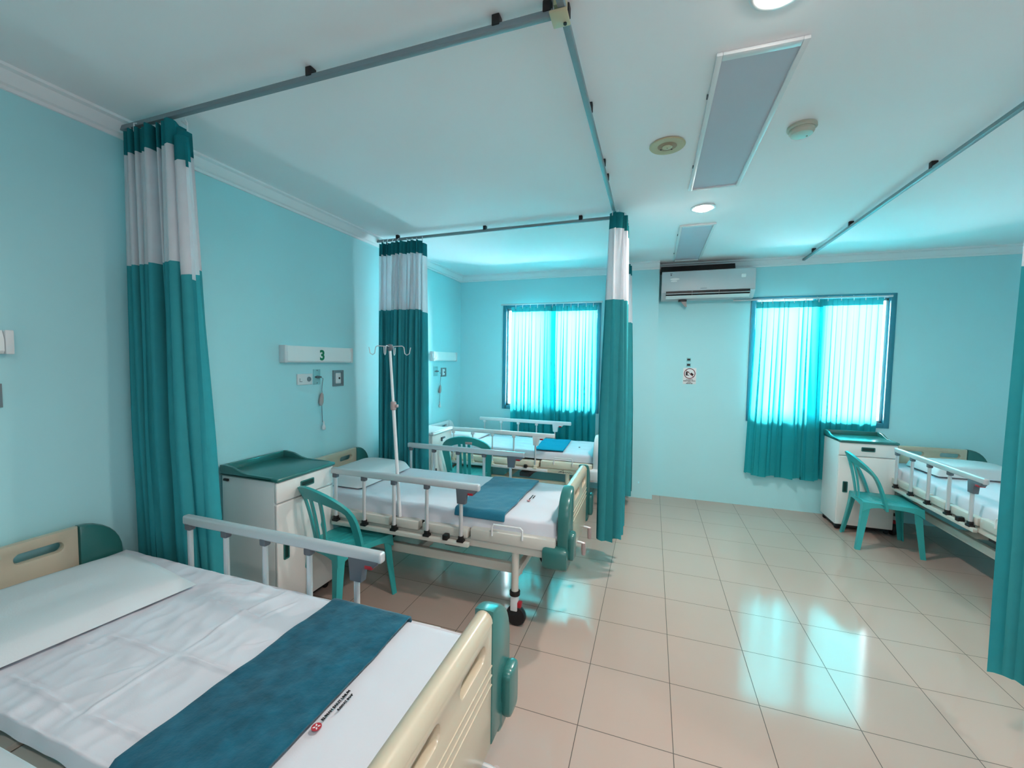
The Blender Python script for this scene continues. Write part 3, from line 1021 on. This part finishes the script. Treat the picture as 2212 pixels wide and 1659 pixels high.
def blanket(label, pts, mat_, th, over0, over1, zt, seed, nx=26, ny=60, amp=0.006):
    """folded cloth laid across a bed; pts = near-left, near-right, far-right, far-left on top, hanging over near / far by over0 / over1"""
    nl, nr, fr_, fl = [Vector((p[0], p[1], 0)) for p in pts]
    rows = []
    ln = ((fl - nl).length + (fr_ - nr).length) / 2
    for i in range(nx + 1):
        a = i / nx
        n_ = nl.lerp(nr, a)
        f_ = fl.lerp(fr_, a)
        d = (f_ - n_).normalized()
        row = []
        for j in range(ny + 1):
            s = -over0 + (ln + over0 + over1) * j / ny
            c = min(max(s, 0), ln)
            drop = abs(s - c)
            q = n_ + (f_ - n_) * (c / ln)
            sg = -1 if s < 0 else 1
            q = q + d * sg * (0.012 * math.sin(min(1, drop / 0.05) * PI / 2) if drop else 0)
            z = zt - drop
            w_ = amp * noise.noise(Vector((q.x * 7 + seed, q.y * 7, seed))) + amp * 0.5 * noise.noise(Vector((q.x * 19, q.y * 19, seed)))
            z += w_ if not drop else 0
            edge = min(a, 1 - a)
            q = q + Vector((0.006 * noise.noise(Vector((q.y * 8, a * 2, seed + 5))), 0, 0))
            row.append((q.x, q.y, z))
        rows.append(row)
    m = MB()
    m.loft(rows, cap=False, closed=False)
    o = m.build('blanket', mat_, None, auto=180)
    so = o.modifiers.new('thickness', 'SOLIDIFY')
    so.thickness = th
    so.offset = 1.0
    bv = o.modifiers.new('soft_edge', 'BEVEL')
    bv.width = th * 0.4
    bv.segments = 3
    bv.angle_limit = math.radians(60)
    return tag(o, label, 'blanket', 'folded blankets laid across the beds')


blanket('dark teal fleece blanket laid across the nearest bed', [(1.42, 0.57), (1.775, 0.57), (1.768, 1.275), (1.425, 1.275)], BLANK, 0.010, 0.02, 0.03, 0.671, 3, amp=0.005)
blanket('folded blue-teal blanket hanging over the near edge of the middle bed', [(1.415, 2.35), (1.755, 2.35), (1.765, 3.10), (1.40, 3.08)], BLANKB, 0.016, 0.04, 0.0, 0.676, 8)
blanket('thin bright teal folded cloth on the bed under the far left window', [(1.405, 4.13), (1.725, 4.14), (1.69, 4.86), (1.35, 4.82)][0:0] or [(1.42, 4.225), (1.725, 4.225), (1.69, 4.86), (1.36, 4.82)], BLANKF, 0.012, 0.0, 0.0, 0.682, 5, amp=0.002)


# ------------------------------------------------------------------ bedside cabinets
def cabinet(label, loc, rz, style='green', wd=0.46, dp=0.45, ht=0.90, group='bedside cabinets'):
    """front faces local -y, origin on the floor at the middle of the back edge"""
    t = thing('bedside_cabinet', label, 'bedside cabinet', loc, rz, group)
    w2 = wd / 2
    gr = style == 'green'
    top_m = GREEN if gr else WHITE
    hm = GREEN if gr else DGREY
    b = MB()
    b.box(-w2, w2, -dp + 0.022, 0, 0.055, ht - 0.025, 0.004)
    b.build('body', CABG, t)
    zd = ht - 0.158
    MB().box(-w2, w2, -dp, -dp + 0.021, zd + 0.004, ht - 0.027, 0.007, 3).build('drawer', CABW, t)
    dr = [o for o in bpy.data.objects if o.parent == t][-1]
    MB().box(-w2, w2, -dp, -dp + 0.021, 0.06, zd - 0.004, 0.007, 3).build('door', CABW, t)
    do = [o for o in bpy.data.objects if o.parent == t and o.name.startswith('door')][0]
    dr = [o for o in bpy.data.objects if o.parent == t and o.name.startswith('drawer')][0]

    def grip(cx, cz, a, c, par):
        g = MB()
        g.prism(rrect(cx - a, cx + a, cz - c, cz + c, 0.008), [rrect(cx - a + 0.008, cx + a - 0.008, cz - c + 0.008, cz + c - 0.008, 0.004)], lambda u, v, t_: (u, t_, v), -dp - 0.006, -dp + 0.001, 0.002)
        gg = g.build('handle', hm, par)
        MB().box(cx - a + 0.007, cx + a - 0.007, -dp - 0.0025, -dp + 0.001, cz - c + 0.007, cz + c - 0.007).build('recess', BLACK if not gr else mat_dark, par)
    if gr:
        grip(0.0, zd + 0.075, 0.055, 0.021, dr)
        grip(-w2 + 0.062, 0.44, 0.021, 0.055, do)
    else:
        MB().box(-0.035, 0.035, -dp - 0.02, -dp, zd + 0.07, zd + 0.088, 0.004).box(-0.035, -0.02, -dp - 0.018, -dp, zd + 0.045, zd + 0.088, 0.003).build('handle', DGREY, dr)
        MB().box(-w2 + 0.05, -w2 + 0.066, -dp - 0.02, -dp, 0.42, 0.50, 0.004).build('handle', DGREY, do)
    pl = MB()
    pl.box(-w2 + 0.015, w2 - 0.015, -dp + 0.03, -0.02, 0.03, 0.056, 0.003)
    pl.build('plinth', BLACK, t)
    for sx in (-1, 1):
        for y in (-dp + 0.05, -0.045):
            MB().lathe([(0.006, -0.009), (0.02, -0.009), (0.022, -0.005), (0.022, 0.005), (0.02, 0.009), (0.006, 0.009)], (sx * (w2 - 0.03), y, 0.022), 18, 'Y').build('castor', BLACK, t)
    tp = MB()
    tp.box(-w2 - 0.008, w2 + 0.008, -dp - 0.016, 0.008, ht - 0.025, ht, 0.010, 3)
    if gr:
        side = [(0.008, ht - 0.02), (0.008, ht + 0.042), (-0.03, ht + 0.045), (-0.10, ht + 0.036), (-0.17, ht + 0.012), (-0.22, ht + 0.004), (-dp + 0.03, ht + 0.001), (-dp + 0.03, ht - 0.02)]
        for sx in (-1, 1):
            x0, x1 = (w2 - 0.012, w2 + 0.008) if sx > 0 else (-w2 - 0.008, -w2 + 0.012)
            tp.prism(side, [], lambda u, v, t_: (t_, u, v), x0, x1, 0.004)
        tp.box(-w2, w2, -0.014, 0.008, ht - 0.01, ht + 0.043, 0.006)
    else:
        tp.box(-w2 - 0.006, w2 + 0.006, -dp - 0.012, -dp + 0.02, ht - 0.005, ht + 0.012, 0.008, 3)
    tp.build('top_tray', top_m, t)
    if not gr:
        r = MB()
        r.tube([(-w2, -0.01, ht), (-w2, -0.01, ht + 0.06), (w2, -0.01, ht + 0.06), (w2, -0.01, ht)], 0.005, 8)
        r.build('guard_rail', ALU, t)
    return t


mat_dark = mat('handle_recess', (20, 58, 54), rough=0.4, vary=0.05)
c2 = cabinet('white bedside cabinet with green tray top, between the nearest and middle beds', (0.035, 2.075, 0), PI / 2)
k = MB()
k.box(0.20, 0.228, -0.06, -0.02, 0.845, 0.86, 0.003)
kk = k.build('side_hook', BLACK, c2)
kk.location = (-0.44, 0, 0)
cabinet('white bedside cabinet with green tray top, in front of the right window', (4.575, 5.225, 0), 0, wd=0.46, dp=0.385, ht=0.905)
cabinet('white bedside cabinet with pale top beside the far left bed', (0.03, 3.905, 0), PI / 2, 'white', wd=0.42, dp=0.45, ht=0.875)


# ------------------------------------------------------------------ plastic chairs (face local +x)
def chair(label, loc, rz, s=0.97, group='teal plastic chairs', fan=0.075, tilt=0.18):
    t = thing('plastic_chair', label, 'chair', loc, rz, group)
    t.scale = (s, s, s)
    seat = MB()
    rows = []
    N = 14
    for i in range(N + 1):
        a = -0.20 + 0.41 * i / N
        hw = 0.185 + 0.022 * i / N
        if i == 0 or i == N:
            hw -= 0.012
        row = []
        for j in range(N + 1):
            b = -1 + 2 * j / N
            z = 0.435 - 0.014 * (1 - b * b) * (1 - ((a - 0.0) / 0.22) ** 2)
            if i == N:
                z -= 0.012
            if j in (0, N):
                z -= 0.006
            row.append((a, b * hw, z))
        rows.append(row)
    top = [list(r) for r in rows]
    seat.loft(top, cap=False, closed=False)
    ap = [[(-0.20, -0.185), (0.21, -0.207), (0.21, 0.207), (-0.20, 0.185)]][0]
    # skirt around the seat, deeper at the corners
    ring = []
    M_ = 12
    for e in range(4):
        p, q = Vector(ap[e]), Vector(ap[(e + 1) % 4])
        for k in range(M_):
            f = k / M_
            pt = p.lerp(q, f)
            dep = 0.035 + 0.05 * (abs(2 * f - 1)) ** 4
            ring.append((pt, dep))
    n = len(ring)
    rt = [(p.x, p.y, 0.431) for p, d in ring]
    rb = [(p.x * 1.03, p.y * 1.03, 0.431 - d) for p, d in ring]
    rbi = [(p.x * 0.99, p.y * 0.99, 0.431 - d) for p, d in ring]
    rti = [(p.x * 0.97, p.y * 0.97, 0.424) for p, d in ring]
    seat.loft([rt, rb, rbi, rti], cap=False)
    for k in range(5):
        y = -0.09 + 0.045 * k
        seat.box(-0.08, 0.12, y - 0.004, y + 0.004, 0.421, 0.4265)
    seat.build('seat', CHAIR, t)
    # arched back with three splats
    bk = MB()

    def bp(y, h):
        return (-0.20 - tilt * h * (0.6 + 1.2 * h) + 0.14 * max(0.0, 1 - 1.9 * h) * (y / 0.2) ** 2, y, 0.43 + h)
    path = []
    for k in range(7):
        path.append((0.200 + 0.025 * k / 6, 0.25 * k / 6 - 0.05))
    for k in range(1, 16):
        a = PI * k / 16
        path.append((0.225 * math.cos(a) * (1 + 0.06 * abs(math.sin(2 * a))), 0.20 + 0.175 * math.sin(a) ** 0.85))
    for k in range(7):
        path.append((-0.225 + 0.025 * k / 6, 0.25 * (6 - k) / 6 - 0.05))
    pts = [bp(y, h) for y, h in path]
    wd_ = [0.029 + 0.012 * max(0, math.sin(PI * i / (len(pts) - 1))) for i in range(len(pts))]
    nrm = (math.cos(0.3), 0, math.sin(0.3))
    bk.ribbon(pts, nrm, wd_, 0.009)
    for y0, y1 in ((-0.045, -fan), (0.0, 0.0), (0.045, fan)):
        bk.ribbon([bp(y0 + (y1 - y0) * k / 6, -0.03 + 0.395 * k / 6) for k in range(7)], nrm, 0.014, 0.005)
    bk.ribbon([bp(-0.20 + 0.40 * k / 12, -0.018) for k in range(13)], nrm, 0.022, 0.006)
    bk.build('backrest', CHAIR, t)
    for sx in (-1, 1):
        for sy in (-1, 1):
            x0, y0 = (0.185 if sx > 0 else -0.185), sy * (0.185 if sx > 0 else 0.165)
            x1, y1 = (0.225 if sx > 0 else -0.24), sy * 0.215
            l = MB()
            rings = []
            for k in range(7):
                f = k / 6
                cx, cy_ = x0 + (x1 - x0) * f ** 1.2, y0 + (y1 - y0) * f ** 1.2
                hw = 0.036 - 0.016 * f ** 0.5
                th = 0.005
                z = 0.425 * (1 - f)
                # L-section opening inwards
                o1 = (cx + sx * hw * 0.5, cy_ + sy * hw * 0.5, z)
                rings.append([o1, (cx - sx * hw * 1.3, cy_ + sy * hw * 0.5, z), (cx - sx * hw * 1.3, cy_ + sy * (hw * 0.5 - 2 * th), z),
                              (cx + sx * (hw * 0.5 - 2 * th), cy_ + sy * (hw * 0.5 - 2 * th), z), (cx + sx * (hw * 0.5 - 2 * th), cy_ - sy * hw * 1.3, z), (cx + sx * hw * 0.5, cy_ - sy * hw * 1.3, z)])
            l.loft(rings)
            l.build('leg', CHAIR, t)
    return t


chair('teal plastic chair by the cabinet between the nearest and middle beds', (0.676, 2.222, 0), math.radians(76), s=0.985, fan=0.085)
chair('teal plastic chair beside the right hand bed, seen from its side', (4.60, 4.575, 0), math.radians(-5), s=0.985)
ch3 = chair('teal plastic chair with its back to us beside the far left bed', (0.738, 4.05, 0), math.radians(101), s=1.01, fan=0.05)
MB().box(-0.334, -0.329, -0.10, -0.03, 0.775, 0.80, 0.002).build('sticker', PINKG, ch3)


# ------------------------------------------------------------------ IV poles
def iv_pole(label, foot, z_top, tilt, zmid, group='IV poles', up_m=WHITE):
    t = thing('iv_pole', label, 'IV pole', foot, 0, group)
    H = z_top - foot[2]
    tx, ty = tilt

    def pt(z):
        f = (z - foot[2]) / H
        return Vector((tx * f, ty * f, z - foot[2]))
    MB().tube([pt(foot[2]), pt(zmid)], 0.0115, 12).build('lower_tube', up_m, t)
    MB().tube([pt(zmid), pt(z_top - 0.01)], 0.009, 12).build('upper_tube', up_m, t)
    c = pt(zmid)
    MB().lathe([(0.010, -0.03), (0.018, -0.025), (0.02, 0.0), (0.018, 0.025), (0.010, 0.03)], c, 16).box(c.x + 0.01, c.x + 0.035, c.y - 0.01, c.y + 0.01, c.z - 0.01, c.z + 0.01, 0.004).build('clamp_collar', PINKG, t)
    c = pt(z_top - 0.01)
    MB().lathe([(0.010, -0.03), (0.02, -0.012), (0.022, 0.0), (0.018, 0.012), (0.004, 0.016)], c, 16).build('hub', DGREY, t)
    for k in range(4):
        a = math.radians(20 + 90 * k)
        d = Vector((math.cos(a), math.sin(a), 0))
        z = Vector((0, 0, 1))
        h = MB()
        h.tube([c + d * 0.01, c + d * 0.08 + z * 0.004, c + d * 0.092 - z * 0.004, c + d * 0.098 - z * 0.045, c + d * 0.112 - z * 0.055, c + d * 0.128 - z * 0.045, c + d * 0.136 - z * 0.005], 0.0032, 8)
        h.build('hook', ALU, t)
    return t


iv_pole('pale tilted IV pole with four hooks standing at the side of the middle bed', (1.02, 2.322, 0.575), 1.715, (-0.08, 0.0), 1.315)
iv_pole('washed-out IV pole behind the cabinet by the far left bed', (0.12, 4.155, 0.0), 1.70, (0.0, -0.02), 1.42)


# ------------------------------------------------------------------ wall fittings
def bed_head_panel(label, y0, y1, z0, z1, number=None):
    t = thing('bed_head_panel', label, 'bed head panel', (0, (y0 + y1) / 2, (z0 + z1) / 2), 0, 'bed head panels on the left wall')
    h, v = (y1 - y0) / 2, (z1 - z0) / 2
    MB().loft([[(0, y, -v), (0.045, y, -v), (0.055, y, -v + 0.012), (0.055, y, v * 0.2), (0.042, y, v), (0, y, v)] for y in (-h + 0.028, h - 0.028)]).build('housing', CABG, t)
    for s in (-1, 1):
        a, b = sorted((s * h, s * (h - 0.026)))
        MB().box(0, 0.058, a, b, -v - 0.002, v + 0.002, 0.004).build('end_cap', WHITE, t)
    if number:
        text('number', number, 0.11, frame_matrix((0.0555, 0.0, -0.008), (0, 1, 0), (0, 0, 1)), GREENINK, t, extrude=0.001, bold=0.004)
    return t


bed_head_panel('long white wall panel with a green number 3 above the middle bed', 2.31, 3.03, 1.587, 1.712, '3')
bed_head_panel('long white wall panel above the far left bed', 4.47, 5.105, 1.61, 1.725)
bed_head_panel('white wall panel at the left edge of the photo above the nearest bed', 0.25, 0.97, 1.62, 1.716)


def outlet(label, y0, y1, z0, z1):
    t = thing('wall_outlet', label, 'wall socket', (0, (y0 + y1) / 2, (z0 + z1) / 2), 0, 'wall sockets')
    h, v = (y1 - y0) / 2, (z1 - z0) / 2
    MB().box(0, 0.012, -h, h, -v, v, 0.004).build('face_plate', WHITE, t)
    MB().lathe([(0.001, 0.0125), (0.012, 0.0125), (0.013, 0.016), (0.019, 0.016), (0.02, 0.0115)], (0, h * 0.5, 0), 20, 'X').build('socket', GREYBOX, t)
    MB().box(0.011, 0.0135, -h * 0.72, -h * 0.68, -v * 0.4, v * 0.2).box(0.011, 0.0135, -h * 0.72, -h * 0.4, -v * 0.45, -v * 0.37).build('switch', DGREY, t)


def gas_box(label, y0, y1, z0, z1):
    t = thing('gas_outlet', label, 'medical gas outlet', (0, (y0 + y1) / 2, (z0 + z1) / 2), 0, 'framed gas outlets')
    h, v = (y1 - y0) / 2, (z1 - z0) / 2
    MB().prism([(-h, -v), (h, -v), (h, v), (-h, v)], [[(-h * 0.62, -v * 0.72), (h * 0.62, -v * 0.72), (h * 0.62, v * 0.72), (-h * 0.62, v * 0.72)]], lambda u, w_, t_: (t_, u, w_), 0, 0.014, 0.003).build('frame', GREYBOX, t)
    MB().box(0, 0.011, -h * 0.5, h * 0.5, -v * 0.66, v * 0.66, 0.003).build('inner_plate', WHITE, t)
    MB().lathe([(0.001, 0.008), (0.007, 0.008), (0.009, 0.016), (0.001, 0.016)], (0, h * 0.12, 0), 14, 'X').build('port', BLACK, t)


def valve_plate(label, y0, y1, z0, z1):
    t = thing('valve_plate', label, 'wall plate', (0, (y0 + y1) / 2, (z0 + z1) / 2), 0, 'aqua valve plates')
    h, v = (y1 - y0) / 2, (z1 - z0) / 2
    MB().prism([(-h, -v), (h, -v), (h, v), (-h, v)], [], lambda u, w_, t_: (t_, u, w_), 0, 0.006, 0.001).build('plate', PLATE, t)
    MB().box(0.005, 0.03, -h * 0.7, h * 0.75, -0.006, 0.006, 0.004).lathe([(0.001, 0.005), (0.011, 0.005), (0.009, 0.032), (0.001, 0.032)], (0, 0, 0), 14, 'X').build('valve', DGREY, t)
    s = MB()
    for z in (-v * 0.8, v * 0.85):
        s.lathe([(0.001, 0.005), (0.004, 0.005), (0.004, 0.008), (0.001, 0.008)], (0, 0, z), 8, 'X')
    s.build('screw', DGREY, t)


def call_cord(label, y, z_top, z_h, z_end, y_end):
    t = thing('call_cord', label, 'nurse call cord', (0, y, z_top), 0, 'hanging call cords')
    dz = lambda z: z - z_top
    MB().tube([(0.02, -0.02, 0), (0.03, 0.002, -0.012), (0.022, 0.004, -0.05), (0.018, 0.0, dz(z_h) * 0.8), (0.022, 0.0, dz(z_h))], 0.0022, 6).tube([(0.02, -0.004, dz(z_h) - 0.09), (0.018, y_end - y - 0.01, dz(z_end) + 0.05)], 0.0022, 6).build('cord', DGREY, t)
    MB().loft([[(0.022 + math.cos(a) * r * 0.8, -0.004 + lean + math.sin(a) * r, dz(z_h) + q) for a in [2 * PI * i / 12 for i in range(12)]] for r, q, lean in ((0.006, 0.005, 0.0), (0.014, -0.012, 0.0), (0.019, -0.045, -0.004), (0.02, -0.075, -0.008), (0.012, -0.1, -0.01))]).build('call_handset', PINKG, t)
    MB().lathe([(0.003, 0.06), (0.0065, 0.05), (0.007, 0.03), (0.013, 0.02), (0.017, 0.0), (0.012, -0.014), (0.003, -0.018)], (0.02, y_end - y, dz(z_end)), 14).build('pull_knob', WHITE, t)


outlet('white double socket on the wall under the number 3 panel', 2.463, 2.611, 1.412, 1.498)
valve_plate('small aqua valve plate on the wall between socket and grey box', 2.628, 2.699, 1.408, 1.531)
gas_box('grey framed gas outlet on the wall below the right end of the number 3 panel', 2.838, 2.962, 1.383, 1.52)
call_cord('call cord with handset and pull knob hanging below the number 3 panel', 2.70, 1.468, 1.335, 1.045, 2.715)
valve_plate('small pale valve plate on the wall above the far left bed', 4.56, 4.66, 1.42, 1.54)
gas_box('framed gas outlet on the bright wall above the far left bed', 4.745, 4.872, 1.408, 1.522)
call_cord('call cord hanging on the bright wall above the far left bed', 4.70, 1.46, 1.30, 1.03, 4.69)
gas_box('grey framed gas outlet at the left edge of the photo above the nearest bed', 0.822, 0.945, 1.395, 1.495)

# no-photo notice and switch strip on the far wall
t = thing('notice_sign', 'white no-photography notice with a barred red circle on the far wall', 'sign', (3.0, YF, 1.477))
MB().box(-0.072, 0.072, -0.004, 0, -0.095, 0.095, 0.001).build('sheet', SIGNW, t)
circ = [(0.062 * math.cos(a), 0.03 + 0.062 * math.sin(a)) for a in [2 * PI * i / 40 for i in range(40)]]
circ2 = [(0.054 * math.cos(a), 0.03 + 0.054 * math.sin(a)) for a in [2 * PI * i / 40 for i in range(40)]]
SIGNR = mat('sign_red', (110, 28, 40), rough=0.5, vary=0.03)
MB().prism(circ, [circ2], lambda u, v, t_: (u, -t_, v), 0.004, 0.0055).box(-0.057, 0.057, -0.0058, -0.004, 0.027, 0.033, 0, rot=((0, 0, 0.03), Matrix.Rotation(math.radians(42), 4, 'Y'))).build('prohibition_ring', SIGNR, t)
MB().box(-0.042, -0.022, -0.0052, -0.004, 0.006, 0.052).box(-0.023, -0.006, -0.0052, -0.004, 0.006, 0.014).box(-0.023, -0.006, -0.0052, -0.004, 0.044, 0.052).box(0.008, 0.042, -0.0052, -0.004, 0.012, 0.034, 0, rot=((0.025, 0, 0.023), Matrix.Rotation(math.radians(38), 4, 'Y'))).build('pictogram', INK, t)
for k, s_ in enumerate(('DILARANG', 'MEMOTRET, VIDEO', 'ATAU', 'MEREKAM')):
    text('lettering', s_, 0.0155, frame_matrix((0, -0.0045, -0.044 - 0.0145 * k), (1, 0, 0), (0, 0, 1)), INK, t, bold=0.0004)
for z, lb in ((1.672, 'upper small black switch above the no-photography notice'), (1.610, 'lower small black switch just above the no-photography notice')):
    t = thing('wall_switch', lb, 'switch', (2.985, YF, z), 0, 'small black wall switches')
    MB().box(-0.024, 0.024, -0.005, 0, -0.024, 0.024, 0.002).build('face_plate', PLATE, t)
    MB().box(-0.017, 0.017, -0.009, -0.004, -0.011, 0.011, 0.002).build('rocker', BLACK, t)

# ------------------------------------------------------------------ air conditioner
t = thing('air_conditioner', 'white wall air conditioner with open louvre beside the pilaster', 'air conditioner', (2.65, YF, 2.36))
LW = 0.955
prof = [(0, 0.0), (0, 0.325), (-0.16, 0.325), (-0.195, 0.31), (-0.205, 0.27), (-0.205, 0.075), (-0.19, 0.062), (-0.15, 0.03), (-0.11, 0.0)]
MB().loft([[(x, p[0], p[1]) for p in prof] for x in (0, LW)]).build('housing', ACW, t, auto=25)
MB().prism([(0.004, 0.086), (LW - 0.004, 0.086), (LW - 0.004, 0.305), (0.004, 0.305)], [], lambda u, v, t_: (u, -t_, v), 0.2, 0.212, 0.004).build('front_panel', ACW, t)
for x0, x1 in ((0.05, 0.325), (0.33, 0.60), (0.605, 0.905)):
    MB().loft([[(x, -0.2135, 0.084), (x, -0.2135, 0.05), (x, -0.168, 0.03), (x, -0.16, 0.06)] for x in (x0, x1)]).build('air_outlet', BLACK, t)
MB().box(0.05, 0.905, -0.222, -0.196, 0.052, 0.058, 0.002).build('louvre', WHITE, t)
MB().loft([[(x, 0, 0.322), (x, 0, 0.375), (x, -0.165, 0.375), (x, -0.192, 0.318)] for x in (-0.012, LW - 0.2)]).build('shade_wedge', BLACK, t)  # black wedge shaped in place of the shadow above the unit
MB().loft([[(x, -0.2, 0.03), (x, -0.206, 0.036), (x, -0.165, 0.006), (x, -0.155, 0.006)] for x in (0.05, 0.905)]).build('lower_flap', CABG, t)
MB().prism([(0.14 + p[0], 0.222 + p[1]) for p in [(0.05 * math.cos(a), 0.013 * math.sin(a)) for a in [2 * PI * i / 24 for i in range(24)]]], [], lambda u, v, t_: (u, -t_, v), 0.212, 0.2132).prism(rrect(0.10, 0.165, 0.192, 0.204, 0.005), [], lambda u, v, t_: (u, -t_, v), 0.212, 0.2132).prism(rrect(0.815, 0.86, 0.21, 0.248, 0.008), [], lambda u, v, t_: (u, -t_, v), 0.212, 0.2132).build('sticker', TAPE, t)
MB().lathe([(0.001, -0.2122), (0.008, -0.2122), (0.008, -0.213), (0.001, -0.213)], (0.10, 0, 0.27), 14, 'Y').box(0.088, 0.112, -0.2135, -0.212, 0.285, 0.29).build('badge', DGREY, t)
MB().box(0.41, 0.475, -0.2128, -0.212, 0.106, 0.111).build('small_lettering', GREYBOX, t)
t = thing('pipe_stub', 'dark broken pipe sleeve hanging below the air conditioner', 'pipe stub', (2.885, YF - 0.10, 2.352))
MB().box(-0.045, 0.045, -0.03, 0.03, -0.012, 0.004, 0.004).build('sleeve', BLACK, t)
MB().loft([[(-0.02, -0.015, -0.01), (0.04, -0.015, -0.01), (0.04, 0.015, -0.01), (-0.02, 0.015, -0.01)], [(0.028, -0.008, -0.07), (0.048, -0.008, -0.075), (0.048, 0.008, -0.075), (0.028, 0.008, -0.07)]]).build('torn_wrap', PINKG, t)
